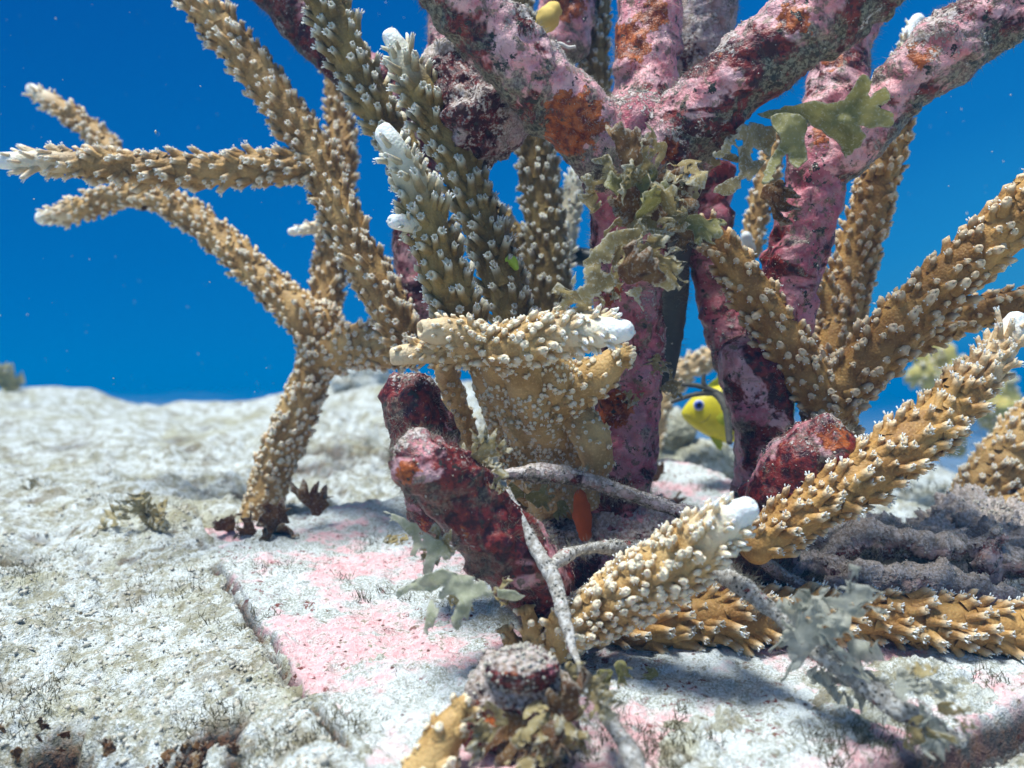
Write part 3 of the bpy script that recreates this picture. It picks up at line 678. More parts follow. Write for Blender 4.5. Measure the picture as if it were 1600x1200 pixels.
def crust_arm(parent, name, p, mat=M_CRUST, amp=1.0, sedtop=0.5, rust=(), label=None, hair=1.0, cap0=True, cap1=True, crumb=1.0, res=0.0034, flat=1.0):
    ctrl = [(*PX(x, y, Y), r/F*Y*(.93 if name == 'arm' else 1)) for x, y, Y, r in p]; Y0 = min(q[2] for q in p)
    stepm = max(0.0005, Y0*res); Rm = max(c[3] for c in ctrl); nseg = int(np.clip(2*math.pi*Rm/stepm, 16, 150))
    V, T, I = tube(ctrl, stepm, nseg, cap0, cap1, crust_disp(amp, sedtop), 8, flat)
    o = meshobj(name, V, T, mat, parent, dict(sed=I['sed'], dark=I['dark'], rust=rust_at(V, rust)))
    if label: o['label'] = label
    area = 2*math.pi*Rm*I['L']
    n = int(area*1e6*0.85*hair)
    if n > 5:
        bag = Bag(); k = rng.integers(0, len(V), n); m = fbm(V[k], 60, 2, 77) > -0.1; k = k[m]
        hairs(bag, V[k], I['N'][k], 0.0022*(1.0 if hair < 1.1 else 1.3), 0.00004)
        f = bag.build('algal_fuzz', M_FUZZ, o); f['kind'] = 'stuff'
    n = int(area*1e6*0.19*crumb)
    if n > 5:
        bag = Bag(); k = rng.choice(len(V), n, p=(I['sed']**2+0.02)/np.sum(I['sed']**2+0.02))
        crumbs(bag, V[k]+I['N'][k]*0.0001, 0.00006, 0.00034)
        f = bag.build('silt_crumbs', M_CRUMB, o); f['kind'] = 'stuff'
    return o, V, I

fr = thing('dead_coral', 'thick pink and maroon encrusted trunk dividing into three arms at the top centre', 'dead coral', tuple(PX(960, 860, .30)), 'pink encrusted dead trunks')
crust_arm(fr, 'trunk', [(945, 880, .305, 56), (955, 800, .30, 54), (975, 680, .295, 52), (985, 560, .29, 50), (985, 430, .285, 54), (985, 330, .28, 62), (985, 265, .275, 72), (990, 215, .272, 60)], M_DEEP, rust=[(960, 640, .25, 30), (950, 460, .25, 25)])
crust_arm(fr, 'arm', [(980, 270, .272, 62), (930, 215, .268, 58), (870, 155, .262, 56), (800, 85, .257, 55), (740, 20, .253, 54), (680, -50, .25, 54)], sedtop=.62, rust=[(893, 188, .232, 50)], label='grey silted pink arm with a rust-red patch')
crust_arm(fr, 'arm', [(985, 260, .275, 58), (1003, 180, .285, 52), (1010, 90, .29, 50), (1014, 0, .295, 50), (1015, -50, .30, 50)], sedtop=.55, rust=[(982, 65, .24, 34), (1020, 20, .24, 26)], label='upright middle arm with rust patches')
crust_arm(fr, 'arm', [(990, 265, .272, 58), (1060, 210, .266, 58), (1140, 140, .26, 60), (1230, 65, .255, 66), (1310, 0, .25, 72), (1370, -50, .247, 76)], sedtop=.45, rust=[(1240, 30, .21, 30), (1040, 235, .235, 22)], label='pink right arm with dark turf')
b = Bag(); hp = np.concatenate([PX(950+70*rng.random(), 235+60*rng.random(), .256)[None] for _ in range(1400)]); hairs(b, hp, np.tile([0.1, -.6, .5], (1400, 1)), .0035, .00005)
o = b.build('hub_fuzz', M_FUZZ, fr); o['kind'] = 'stuff'
ft = thing('dead_coral', 'dark maroon and pink encrusted trunk forking into two arms, right of the yellow fish', 'dead coral', tuple(PX(1180, 830, .31)), 'pink encrusted dead trunks')
crust_arm(ft, 'trunk', [(1184, 850, .315, 40), (1188, 780, .31, 40), (1190, 700, .305, 41), (1186, 630, .30, 46), (1174, 570, .30, 50)], M_STUB, sedtop=.1, hair=.4, crumb=.3)
crust_arm(ft, 'arm', [(1180, 650, .31, 44), (1152, 560, .31, 42), (1125, 470, .312, 38), (1105, 380, .315, 36), (1110, 290, .32, 36)], M_DEEP, sedtop=.2, hair=.5, label='thinner left arm of the fork')
crust_arm(ft, 'arm', [(1180, 640, .30, 48), (1205, 550, .298, 48), (1235, 440, .295, 50), (1262, 330, .292, 50), (1280, 250, .29, 52)], M_DEEP, sedtop=.15, hair=.5, rust=[(1290, 210, .26, 26), (1230, 560, .27, 20)], label='pink and maroon right arm of the fork')
crust_arm(ft, 'arm', [(1275, 270, .29, 48), (1340, 215, .285, 46), (1410, 140, .28, 48), (1490, 75, .275, 50), (1580, 10, .27, 48), (1650, -40, .265, 46)], sedtop=.45, rust=[(1440, 80, .25, 28)], label='upper arm running to the top right corner')
crust_arm(ft, 'arm', [(1280, 270, .30, 44), (1300, 180, .305, 46), (1320, 90, .31, 46), (1340, 10, .31, 44), (1350, -50, .31, 42)], sedtop=.3, rust=[(1300, 90, .29, 22)], label='short pink arm rising behind the green leaf')
f3 = thing('dead_coral_branch', 'thin dark maroon encrusted branch behind the olive staghorn at the upper left', 'dead coral', tuple(PX(655, 520, .35)), 'pink encrusted dead trunks')
crust_arm(f3, 'branch', [(655, 540, .35, 22), (650, 460, .35, 24), (640, 380, .35, 26), (650, 260, .35, 34), (600, 160, .345, 40), (530, 90, .34, 40), (460, 20, .335, 38), (400, -50, .33, 38)], M_STUB, sedtop=.4, hair=.8)
f4 = thing('dead_coral', 'hanging silt-capped stump with a dark underside, left of the pink left arm', 'dead coral', tuple(PX(745, 200, .32)), 'pink encrusted dead trunks')
crust_arm(f4, 'stump', [(708, 100, .29, 52), (720, 130, .29, 68), (744, 172, .29, 70), (759, 210, .29, 60), (766, 232, .29, 48)], M_CAP, amp=2.2, sedtop=.9, hair=.3, crumb=1.5, flat=.45)
crust_arm(f4, 'stalk', [(722, 150, .33, 36), (705, 80, .335, 34), (700, 10, .34, 34), (700, -50, .34, 34)], sedtop=.2, rust=[(712, 75, .30, 18)])
f5 = thing('dead_coral', 'pink knob with a yellow sponge patch and a white worm tube at the top edge', 'dead coral', tuple(PX(885, 60, .35)), 'pink encrusted dead trunks')
crust_arm(f5, 'knob', [(900, -60, .35, 36), (890, -10, .35, 42), (882, 40, .35, 44), (880, 72, .35, 40)], sedtop=.2, rust=[(885, 10, .32, 30)], flat=.6)
sp = [(*PX(848, 40, .325), 0.0030), (*PX(856, 30, .322), 0.0042), (*PX(862, 18, .322), 0.0035)]
V, T, I = tube(sp, .0006, 20, True, True, lambda V, I: 0.0006*fbm(V, 500, 2, 4)); meshobj('sponge_patch', V, T, M_SPONGE, f5)
wt_ = [(*PX(862, 71, .318), .0005), (*PX(875, 68, .316), .0006), (*PX(888, 74, .316), .0006), (*PX(898, 73, .316), .0005)]
V, T, I = tube(wt_, .0004, 8); meshobj('worm_tube', V, T, M_WORM, f5)
f6 = thing('dead_coral', 'grey silted knob at the top edge between the middle arm and the right arm', 'dead coral', tuple(PX(1095, 60, .33)), 'pink encrusted dead trunks')
crust_arm(f6, 'knob', [(1120, -60, .33, 46), (1105, 10, .33, 50), (1090, 70, .33, 42), (1075, 110, .33, 28)], M_RUBBLE, sedtop=.5, flat=.7)
f7 = thing('grey_stalk', 'grey green sheathed stalk hanging behind the trunk under the brown leaves', 'stalk', tuple(PX(1035, 590, .31)))
crust_arm(f7, 'stalk', [(1060, 380, .31, 20), (1045, 450, .31, 30), (1035, 520, .31, 32), (1028, 580, .31, 28)], M_GREY, amp=.4, hair=1.4, crumb=.1)
# stubs
def stub(name_label, p, **kw):
    r = thing('dead_coral', name_label, 'dead coral', tuple(PX(p[0][0], p[0][1], p[0][2])), 'blunt encrusted stubs')
    return crust_arm(r, 'stub', p, M_STUB, **kw)
stub('nearest blunt maroon and pink stub leaning left over the slab', [(880, 985, .245, 50), (835, 915, .24, 56), (790, 855, .236, 58), (735, 790, .23, 56), (685, 742, .226, 54), (655, 728, .224, 46)], rust=[(636, 735, .205, 24)], sedtop=.35, hair=1.5, label='maroon stub with pink and rust patches', flat=.9)
stub('blunt dark maroon stub standing behind the nearest stub, under the cream coral', [(690, 800, .268, 46), (668, 720, .265, 52), (652, 660, .262, 52), (645, 622, .26, 46)], sedtop=.4, hair=1.4, flat=.9)
stub('blunt red stub speckled with silt behind the long golden branch', [(1190, 860, .28, 50), (1222, 790, .262, 52), (1255, 730, .258, 54), (1288, 700, .256, 54)], sedtop=.3, rust=[(1300, 680, .25, 26)], hair=1.0, crumb=2.2, flat=.9)
def twig(label, p):
    r = thing('dead_twig', label, 'dead coral', tuple(PX(p[0][0], p[0][1], p[0][2])), 'dead twigs tangled on the rubble'); crust_arm(r, 'twig_stem', p, M_RUBBLE, amp=1.7, sedtop=.6, hair=2.5, crumb=3.0)
twig('silted dead twig along the top of the rubble heap, under the golden branch', [(1290, 870, .285, 14), (1350, 845, .285, 18), (1420, 850, .283, 18), (1490, 862, .28, 15)])
twig('silted dead twig slanting from the rubble heap towards the right edge', [(1400, 830, .30, 12), (1470, 845, .29, 17), (1550, 870, .285, 18), (1630, 900, .28, 16)])
twig('short upright dead knob on the rubble near the right edge', [(1540, 900, .285, 20), (1550, 865, .283, 20), (1556, 838, .283, 14)])
twig('dead twig lying just above the dark low branch at the right', [(1310, 930, .275, 16), (1380, 905, .275, 19), (1460, 915, .275, 19), (1560, 935, .275, 17), (1640, 940, .275, 15)])
twig('knobbly dead twig in the shade right of the nearest cream branch', [(1215, 890, .285, 18), (1270, 880, .285, 20), (1330, 905, .28, 18)])
# base rocks -------------------------------------------------------
def rock(label, px, py, Y, rx, ry, rz, mat, seed, amp=.25, name='encrusted_rock', cat='rock', group='rocks around the frame', n=64, hair=0.08, crumb=0.25, rust=(), f1=1.0):
    c = PX(px, py, Y); u = np.linspace(0.0, math.pi, n); v = np.linspace(0, 2*math.pi, 2*n, endpoint=False)
    uu, vv = np.meshgrid(u, v, indexing='ij'); D = np.stack([np.sin(uu)*np.cos(vv), np.sin(uu)*np.sin(vv), np.cos(uu)], -1).reshape(-1, 3)
    D[:2*n] = (0, 0, 1); D[-2*n:] = (0, 0, -1)
    R = np.array([rx, ry, rz])/F*Y
    k = 1+amp*fbm(D+seed*3.1, 1.6*f1, 4, seed, .55)+amp*0.5*np.abs(fbm(D+seed, 6*f1, 3, seed+9))
    V = c+D*R*k[:, None]; s = float(np.mean(R))
    m3 = fbm(V, 330, 3, 3); V = V+D*(0.04*s*m3)[:, None]
    sed = np.clip(0.75*sstep(-0.1, 0.6, D[:, 2])+0.5*fbm(V, 80, 3, 5), 0, 1)
    r = thing(name, label, cat, tuple(c-np.array([0, 0, R[2]])), group)
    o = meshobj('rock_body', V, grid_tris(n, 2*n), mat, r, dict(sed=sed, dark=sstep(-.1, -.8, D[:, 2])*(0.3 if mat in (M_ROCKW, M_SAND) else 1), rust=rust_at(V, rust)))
    area = 12*s*s*1e6
    for nm, dens, fn, mt in (('algal_fuzz', hair, 0, M_FUZZD), ('silt_crumbs', crumb, 1, M_CRUMB)):
        q = int(area*dens)
        if q > 5:
            b = Bag(); k2 = rng.integers(2*n, len(V)-2*n, q)
            if fn == 0: hairs(b, V[k2], D[k2], .0018, .00005)
            else: crumbs(b, V[k2], .0001, .0006)
            f = b.build(nm, mt, r); f['kind'] = 'stuff'
    return r
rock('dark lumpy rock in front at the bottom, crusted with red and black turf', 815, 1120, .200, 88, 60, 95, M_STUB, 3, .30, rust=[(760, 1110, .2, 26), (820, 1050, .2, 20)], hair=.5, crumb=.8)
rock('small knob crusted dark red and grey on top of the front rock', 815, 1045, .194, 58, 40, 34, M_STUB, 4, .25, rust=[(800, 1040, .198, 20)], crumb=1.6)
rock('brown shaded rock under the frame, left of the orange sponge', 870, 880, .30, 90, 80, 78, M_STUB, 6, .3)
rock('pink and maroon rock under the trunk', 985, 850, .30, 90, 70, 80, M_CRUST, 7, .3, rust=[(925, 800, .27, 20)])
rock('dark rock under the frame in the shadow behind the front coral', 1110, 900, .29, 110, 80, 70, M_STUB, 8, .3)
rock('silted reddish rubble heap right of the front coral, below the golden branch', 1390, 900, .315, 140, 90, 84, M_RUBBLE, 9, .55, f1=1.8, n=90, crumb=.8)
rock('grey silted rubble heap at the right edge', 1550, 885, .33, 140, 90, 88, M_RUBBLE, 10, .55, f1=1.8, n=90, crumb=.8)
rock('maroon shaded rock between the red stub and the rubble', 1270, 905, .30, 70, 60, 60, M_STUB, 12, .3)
rock('white rock below the yellow fish', 1095, 735, .50, 62, 60, 48, M_ROCKW, 14, .25, name='pale_rock', group='pale rocks behind the frame', n=60, crumb=.05, hair=0)
rock('chalky rock behind the trunk, left of the fish', 1035, 720, .52, 44, 50, 70, M_ROCKW, 15, .3, name='pale_rock', group='pale rocks behind the frame', n=60, crumb=.05, hair=0)
rock('pale rock just left of the fish head', 1058, 672, .50, 30, 30, 34, M_ROCKW, 16, .2, name='pale_rock', group='pale rocks behind the frame', n=60, crumb=.05, hair=0)
rock('greenish blurred boulder on the ridge right of the tall coral stem', 565, 595, .80, 42, 42, 42, M_ROCKW, 17, .3, name='pale_rock', group='pale rocks behind the frame', n=60, crumb=.02, hair=0)
rock('small pale knob low on the ridge at the far left', 88, 628, .90, 34, 40, 20, M_ROCKW, 18, .25, name='pale_rock', group='pale rocks behind the frame', n=50, crumb=0, hair=0)
rock('blurred white boulder at the right, between the golden branch and the tan branch', 1440, 770, .70, 60, 60, 40, M_ROCKW, 19, .25, name='pale_rock', group='pale rocks behind the frame', n=50, crumb=0, hair=0)
rock('blurred grey green mound behind the rubble at the right', 1370, 830, .50, 120, 90, 50, M_ROCKW, 20, .25, name='pale_rock', group='pale rocks behind the frame', n=60, crumb=0, hair=0)
rock('pale lumpy rock between the cream coral and the dark stub', 760, 700, .42, 46, 40, 60, M_ROCKW, 21, .3, name='pale_rock', group='pale rocks behind the frame', n=60, crumb=.1, hair=0)
rock('broad pale rock behind the trunk foot', 900, 760, .46, 110, 60, 60, M_ROCKW, 22, .3, name='pale_rock', group='pale rocks behind the frame', n=60, crumb=.05, hair=0)
sp_ = [(*PX(914, 835, .272), .0020), (*PX(910, 805, .27), .0028), (*PX(907, 775, .27), .0019)]
V, T, I = tube(sp_, .0006, 20, True, True, lambda V, I: 0.0005*fbm(V, 500, 2, 4)); o = meshobj('orange_sponge', V, T, M_ORANGE); tag(o, 'small upright orange sponge in the shade under the frame', 'sponge')

# ------------------------------------------------------------------ slab
def slab():
    A = np.array([-.130, .363]); d1 = unit(np.array([.49, -.87])); d2 = unit(np.array([.87, .49])); L1, L2 = .250, .245
    nu, nv = 250, 260
    u = np.linspace(0, 1, nu)**0.9; v = np.linspace(0, 1, nv)**1.15
    uu, vv = np.meshgrid(u, v, indexing='ij'); x = A[0]+d1[0]*L1*uu+d2[0]*L2*vv; y = A[1]+d1[1]*L1*uu+d2[1]*L2*vv
    x, y, uu, vv = x.ravel(), y.ravel(), uu.ravel(), vv.ravel(); P = np.stack([x, y, x*0], 1)
    wob = 0.0016*fbm(P, 60, 3, 50); x = x+wob; y = y+wob
    base = -0.015+0.145*y+0.0052
    e = np.minimum(np.minimum(uu*L1, (1-uu)*L1), np.minimum(vv*L2, (1-vv)*L2))
    z = base-0.004*(1-sstep(0, .0022, e))+0.0024*fbm(P, 22, 3, 51)+0.0020*fbm(P, 90, 4, 52)+0.0012*fbm(P, 380, 3, 53)
    V = np.stack([x, y, z], 1); T = grid_tris(nu, nv, False)
    idx = np.arange(nu*nv).reshape(nu, nv); ring = np.concatenate([idx[0, :], idx[1:, -1], idx[-1, -2::-1], idx[-2:0:-1, 0]])
    low = V[ring].copy(); low[:, 2] -= .03; n0 = len(V); m = len(ring)
    a = ring; b = np.roll(ring, -1); c = n0+np.arange(m); d = np.roll(c, -1)
    T = np.vstack([T, np.stack([a, c, b], 1), np.stack([b, c, d], 1)]); V = np.vstack([V, low])
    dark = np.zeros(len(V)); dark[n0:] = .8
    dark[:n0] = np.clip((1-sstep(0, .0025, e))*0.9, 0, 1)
    o = meshobj('concrete_slab', V, T, M_SLAB, None, dict(dark=dark)); tag(o, 'pink and white silted slab carrying the frame, its left edge showing as a dark line', 'slab')
    return o
slab()
# crumbs and turf of the ground near the camera
def scatter_ground(n, yr=(.17, .6)):
    y = yr[0]+(yr[1]-yr[0])*rng.random(n)**1.5; x = (rng.random(n)*1.25-.66)*y; z, _ = ground_z(x, y)
    A = np.array([-.130, .363]); d1 = unit(np.array([.49, -.87])); d2 = np.array([-d1[1], d1[0]])
    u = (x-A[0])*d1[0]+(y-A[1])*d1[1]; v = (x-A[0])*d2[0]+(y-A[1])*d2[1]
    on = (v > 0) & (u > 0) & (u < .25); z = np.where(on, -0.015+.145*y+.0052, z); return np.stack([x, y, z], 1), on
b = Bag(); P, on = scatter_ground(26000); gd = ground_z(P[:, 0], P[:, 1])[1]; P, on = P[gd < .35], on[gd < .35]; crumbs(b, P[~on], .0002, .0010); o = b.build('silt_lumps', M_CRUMB, None, (0, 0, 0)); tag(o, 'small pale silt lumps strewn over the seabed', 'silt', None, 'stuff')
b = Bag(); P, on = scatter_ground(17000); gd = ground_z(P[:, 0], P[:, 1])[1]; P = P[gd < .3]; hairs(b, P, np.tile([0, 0, 1.], (len(P), 1)), .0015, .00005)
o = b.build('algal_turf', M_FUZZ, None, (0, 0, 0)); tag(o, 'fine pale algal turf on the seabed and slab', 'turf', None, 'stuff')

b = Bag(); P, on = scatter_ground(60000); m = fbm(P, 55, 3, 88) > .30; P = P[m]; gz = ground_z(P[:, 0], P[:, 1])[0]; P[:, 2] = np.maximum(P[:, 2], gz)-.0003
hairs(b, P, np.tile([0, 0, 1.], (len(P), 1)), .0034, .00011); o = b.build('turf_tufts', M_FUZZD, None, (0, 0, 0)); tag(o, 'olive brown tufts of turf patched over the seabed and slab', 'turf', None, 'stuff')

# ------------------------------------------------------------------ fronds
def frond(parent, base, d, nrm, size, spread=1.1, lobes=4, mat=M_FROND, seed=0, curl=0.35, name='frond', deep=.5, lace=None):
    r = np.random.default_rng(seed+100); nu, nv = 11, 34
    d = unit(d); nrm = unit(nrm-d*np.dot(nrm, d)); s = np.cross(nrm, d)
    v = np.linspace(-1, 1, nv); u = np.linspace(0.0, 1, nu)
    lob = (0.5-0.5*np.cos(v*math.pi*lobes+r.random()*3))**0.7+0.35*(0.5-0.5*np.cos(v*math.pi*lobes*2.7+r.random()*6))
    uu, vv = np.meshgrid(u, np.arange(nv), indexing='ij'); V_ = v[vv]
    a = size*uu*(1-deep*0.62*lob[vv]*uu)*(1-0.18*V_**2)
    b_ = size*V_*(0.10+spread*0.42*uu**0.8)*(1+0.16*np.sin(uu*10+r.random()*6))
    b_ = b_+size*0.12*np.sin(uu*4+r.random()*6)
    Q = np.stack([a/size*2.1+seed, b_/size*2.1, np.zeros_like(a)], -1).reshape(-1, 3)
    h = (curl*size*(uu**2)*(r.random()*1.6-.8)+.09*size*uu*np.abs(V_)*np.sin(uu*13+V_*5+r.random()*6)).ravel()+0.26*size*fbm(Q, 1.5, 3, seed)*uu.ravel()
    P = base+a.reshape(-1, 1)*d+b_.reshape(-1, 1)*s+h[:, None]*nrm
    th_ = 0.00012; top = P+nrm*th_; bot = P-nrm*th_; V = np.vstack([top, bot]); T = grid_tris(nu, nv, False); n0 = nu*nv
    lace = (mat in (M_DUSTY, M_MINT, M_WHITE)) if lace is None else lace
    if lace: T = T[fbm(Q[T].mean(1)*1.0, 3.2, 2, seed+5) < .26]
    idx = np.arange(n0).reshape(nu, nv); ring = np.concatenate([idx[0, :], idx[1:, -1], idx[-1, -2::-1], idx[-2:0:-1, 0]]); rb = np.roll(ring, -1)
    T = np.vstack([T, T[:, ::-1]+n0, np.stack([ring, ring+n0, rb], 1), np.stack([rb, ring+n0, rb+n0], 1)])
    ed = np.zeros((nu, nv)); ed[-1] = 1; ed[-2] = .5; ed[:, 0] = ed[:, -1] = .8; ed = np.tile(ed.ravel(), 2)
    return meshobj(name, V, T, mat, parent, dict(edge=ed))
def leafpoly(parent, pts, bend, mat, name='frond', label=None, thick=.0003):
    """a flat leaf with a lobed outline, bent and wavy; pts in (px,py), bend(px,py)->Y"""
    n = len(pts); P = []
    for i in range(n):
        a, b, c, d = [np.array(pts[(i+k) % n], float) for k in (-1, 0, 1, 2)]
        for t in (0, .25, .5, .75): P.append(0.5*(2*b+(c-a)*t+(2*a-5*b+4*c-d)*t*t+(3*b-a-3*c+d)*t**3))
    P = np.array(P); P += rng.normal(size=P.shape)*1.3
    x0, y0 = P.min(0); x1, y1 = P.max(0); G = [(x, y) for x in np.arange(x0, x1, 4) for y in np.arange(y0, y1, 4)]
    co = [Vector((float(p[0]), float(p[1]))) for p in P]+[Vector((x+random.uniform(-1.3, 1.3), y+random.uniform(-1.3, 1.3))) for x, y in G]
    ed = [(i, (i+1) % len(P)) for i in range(len(P))]
    vs, es, fs, *_ = delaunay_2d_cdt(co, ed, [], 1, 0.01)
    vs = np.array([tuple(v) for v in vs]); tr = np.array([tuple(f) for f in fs if len(f) == 3])
    Yv = np.array([bend(x, y) for x, y in vs]); wv = 0.0034*fbm(np.stack([vs[:, 0]/40, vs[:, 1]/40, Yv*0], 1), 1.0, 3, len(pts))
    Y = Yv+wv; W = np.stack([(vs[:, 0]-800)/F*Y, Y, H+(600-vs[:, 1])/F*Y], 1)
    B = W+np.array([0, thick*2, 0]); V = np.vstack([W, B]); m = len(W)
    if mat in (M_DUSTY, M_MINT, M_WHITE):
        cc_ = vs[tr].mean(1); tr = tr[fbm(np.stack([cc_[:, 0]/22, cc_[:, 1]/22, cc_[:, 0]*0], 1), 1.0, 2, len(pts)+3) < .30]
    cnt = {}
    for a, b, c in tr:
        for e in ((a, b), (b, c), (c, a)): cnt[e] = cnt.get(e, 0)+1
    be = [(a, b) for (a, b) in cnt if (b, a) not in cnt]
    side = [(a, a+m, b) for a, b in be]+[(b, a+m, b+m) for a, b in be]
    T = np.vstack([tr, tr[:, ::-1]+m, np.array(side)])
    bp = vs[sorted({q for e in be for q in e})]; dd = np.min(np.hypot(vs[:, None, 0]-bp[None, :, 0], vs[:, None, 1]-bp[None, :, 1]), axis=1); ed = np.tile(np.clip(1-dd/5, 0, 1), 2)
    o = meshobj(name, V, T, mat, parent, dict(edge=ed))
    if label: o['label'] = label
    return o
G_FR = 'leafy algae growing on the frame'
lf = thing('leafy_alga', 'large smooth olive-green lobed leaf spread in front of the forked trunk at the upper right', 'seaweed', tuple(PX(1195, 195, .262)), G_FR)
leafpoly(lf, [(1185, 178), (1230, 165), (1272, 158), (1300, 160), (1325, 150), (1345, 118), (1362, 128), (1358, 150), (1385, 135), (1388, 160), (1372, 165), (1396, 180), (1394, 196), (1365, 200), (1345, 196), (1352, 215), (1330, 240), (1320, 243), (1312, 225), (1290, 205), (1265, 195), (1225, 192)],
         lambda x, y: .252-0.00006*(x-1190)+.00012*(y-180), M_FROND)
leafpoly(lf, [(1205, 182), (1240, 178), (1262, 190), (1258, 215), (1260, 250), (1248, 262), (1236, 255), (1230, 240), (1215, 262), (1205, 284), (1192, 284), (1196, 262), (1208, 240), (1218, 215)],
         lambda x, y: .248-.00002*(y-180), M_FROND)
leafpoly(lf, [(1190, 195), (1170, 190), (1150, 200), (1135, 215), (1128, 235), (1115, 236), (1120, 246), (1140, 240), (1142, 225), (1155, 235), (1150, 270), (1122, 290), (1118, 302), (1150, 300), (1170, 285), (1195, 255), (1205, 240), (1215, 200)],
         lambda x, y: .255+.00005*(x-1150), M_DUSTY)
def cluster(label, px, py, Y, size, n, mat, seed, spreadpx=(30, 30), group=G_FR, dirbias=(0, -0.35, -.2), mats=None, deep=.5):
    r = np.random.default_rng(seed); root = thing('leafy_alga', label, 'seaweed', tuple(PX(px, py, Y)), group)
    for k in range(n):
        bx = PX(px+r.normal()*spreadpx[0], py+r.normal()*spreadpx[1], Y+r.normal()*.003)
        d = r.normal(size=3)*np.array([1, .45, .9])+np.array(dirbias)
        frond(root, bx, d, np.array([r.normal()*.4, -1, r.normal()*.5]), size*(.65+.6*r.random())/F*Y, .7+.5*r.random(), int(r.integers(2, 5)), (mats or [mat])[k % len(mats or [mat])], seed*37+k, deep=deep*(.7+.5*r.random()))
    return root
cluster('tangle of silted brown-green leaves wrapping the trunk below the three arms', 1012, 318, .247, 88, 15, M_DUSTY, 3, (40, 26), mats=[M_DUSTY, M_BROWN, M_DUSTY, M_DUSTY, M_FROND], deep=.3)
cl = cluster('silted lobed leaves hanging across the trunk above the white-tipped cream coral', 985, 400, .240, 74, 8, M_DUSTY, 4, (36, 30), mats=[M_DUSTY, M_DUSTY, M_BROWN], deep=.35)
leafpoly(cl, [(925, 395), (950, 365), (1000, 355), (1050, 362), (1058, 378), (1050, 395), (1025, 405), (1010, 400), (1020, 420), (1040, 430), (1056, 446), (1050, 454), (1025, 448), (1010, 452), (1020, 480), (1012, 492), (1000, 478), (985, 462), (960, 450), (945, 470), (930, 462), (915, 475), (895, 440), (905, 420)], lambda x, y: .236+.00004*abs(x-980), M_DUSTY)
cluster('brown silted leaves in the gap between the trunk and the forked trunk, upper part', 1115, 275, .275, 72, 10, M_DUSTY, 5, (30, 50), mats=[M_DUSTY, M_BROWN])
cluster('pale green fuzzy alga on the shoulder of the nearest stub', 742, 752, .232, 56, 12, M_DUSTY, 6, (20, 18), dirbias=(.3, -.2, .5))
nf = cluster('pale green forked leaves under the nearest stub', 665, 850, .226, 50, 3, M_DUSTY, 8, (20, 12), dirbias=(-.3, -.2, -.5), deep=.75)
leafpoly(nf, [(640, 835), (615, 815), (590, 808), (588, 800), (612, 800), (650, 820), (672, 838), (700, 850), (712, 862), (700, 876), (690, 870), (680, 882), (672, 900), (660, 896), (664, 872), (655, 855), (650, 870), (640, 868), (646, 850)], lambda x, y: .222, M_MINT, thick=.00015)
nf2 = cluster('pale green forked leaves lying on the slab under the foot of the nearest stub', 720, 925, .222, 46, 3, M_DUSTY, 9, (22, 10), dirbias=(-.1, -.3, -.5), deep=.75)
leafpoly(nf2, [(660, 900), (690, 890), (730, 900), (780, 918), (820, 930), (800, 940), (765, 932), (760, 950), (740, 945), (730, 970), (712, 985), (704, 965), (716, 940), (700, 930), (684, 960), (676, 990), (662, 985), (668, 950), (672, 925), (640, 925), (620, 935), (622, 922)], lambda x, y: .216-.00002*(y-900), M_MINT, thick=.00015)
cluster('webbed translucent brown-green leaves in front of the dark rock at the bottom', 872, 1128, .192, 92, 16, M_DUSTY, 10, (44, 34), mats=[M_DUSTY, M_DUSTY, M_BROWN], deep=.75)
cluster('small olive leaf beside the rope above the slab', 955, 1040, .205, 34, 2, M_FROND, 11, (6, 5))
cluster('pale slimy leaf hanging on the blurred rope at the lower right', 1300, 990, .203, 85, 9, M_WHITE, 12, (30, 26), mats=[M_WHITE], deep=.6)
cluster('hazy whitish growth near the lower end of the blurred rope', 1420, 1100, .192, 60, 7, M_WHITE, 32, (34, 24), mats=[M_WHITE, M_DUSTY], deep=.6)
cluster('red-brown leaves around the foot of the tall left coral', 425, 830, .355, 50, 10, M_BROWN, 13, (34, 8), dirbias=(0, -.5, .2))
cluster('olive blurred leaves on the sand left of the tall coral', 220, 815, .36, 60, 6, M_DUSTY, 14, (30, 10), dirbias=(0, 0, .6))
cluster('yellow olive leaves flat on the sand at the left', 110, 790, .42, 46, 5, M_DUSTY, 15, (26, 6), dirbias=(0, 0, .3))
cluster('reddish turf leaves at the lower left corner beside the dark holes', 265, 1200, .205, 30, 16, M_BROWN, 16, (60, 16), dirbias=(0, -.2, .6))
cluster('dark red leaves inside the hole at the bottom left corner', 60, 1165, .222, 26, 8, M_BROWN, 17, (40, 20), dirbias=(0, -.2, .6))
cluster('green blurred leaves on the ridge at the left edge', 5, 612, .88, 46, 4, M_FROND, 18, (8, 12), dirbias=(0, 0, 1.2))
cluster('small olive leaves in the dark gap under the frame', 850, 800, .268, 50, 9, M_BROWN, 19, (60, 24), mats=[M_BROWN, M_FROND])
cluster('orange-brown small leaves on the slab below the dark branch', 1060, 1085, .232, 30, 8, M_BROWN, 20, (50, 26), dirbias=(0, -.3, .2), mats=[M_BROWN, M_FROND])
cluster('tiny silted leaf in the shade right of the cream clump', 1020, 740, .40, 40, 5, M_BROWN, 21, (18, 30), dirbias=(0, 0, .8))
cluster('silted leaves on the grey stalk behind the trunk', 1020, 580, .285, 36, 6, M_DUSTY, 22, (14, 16))

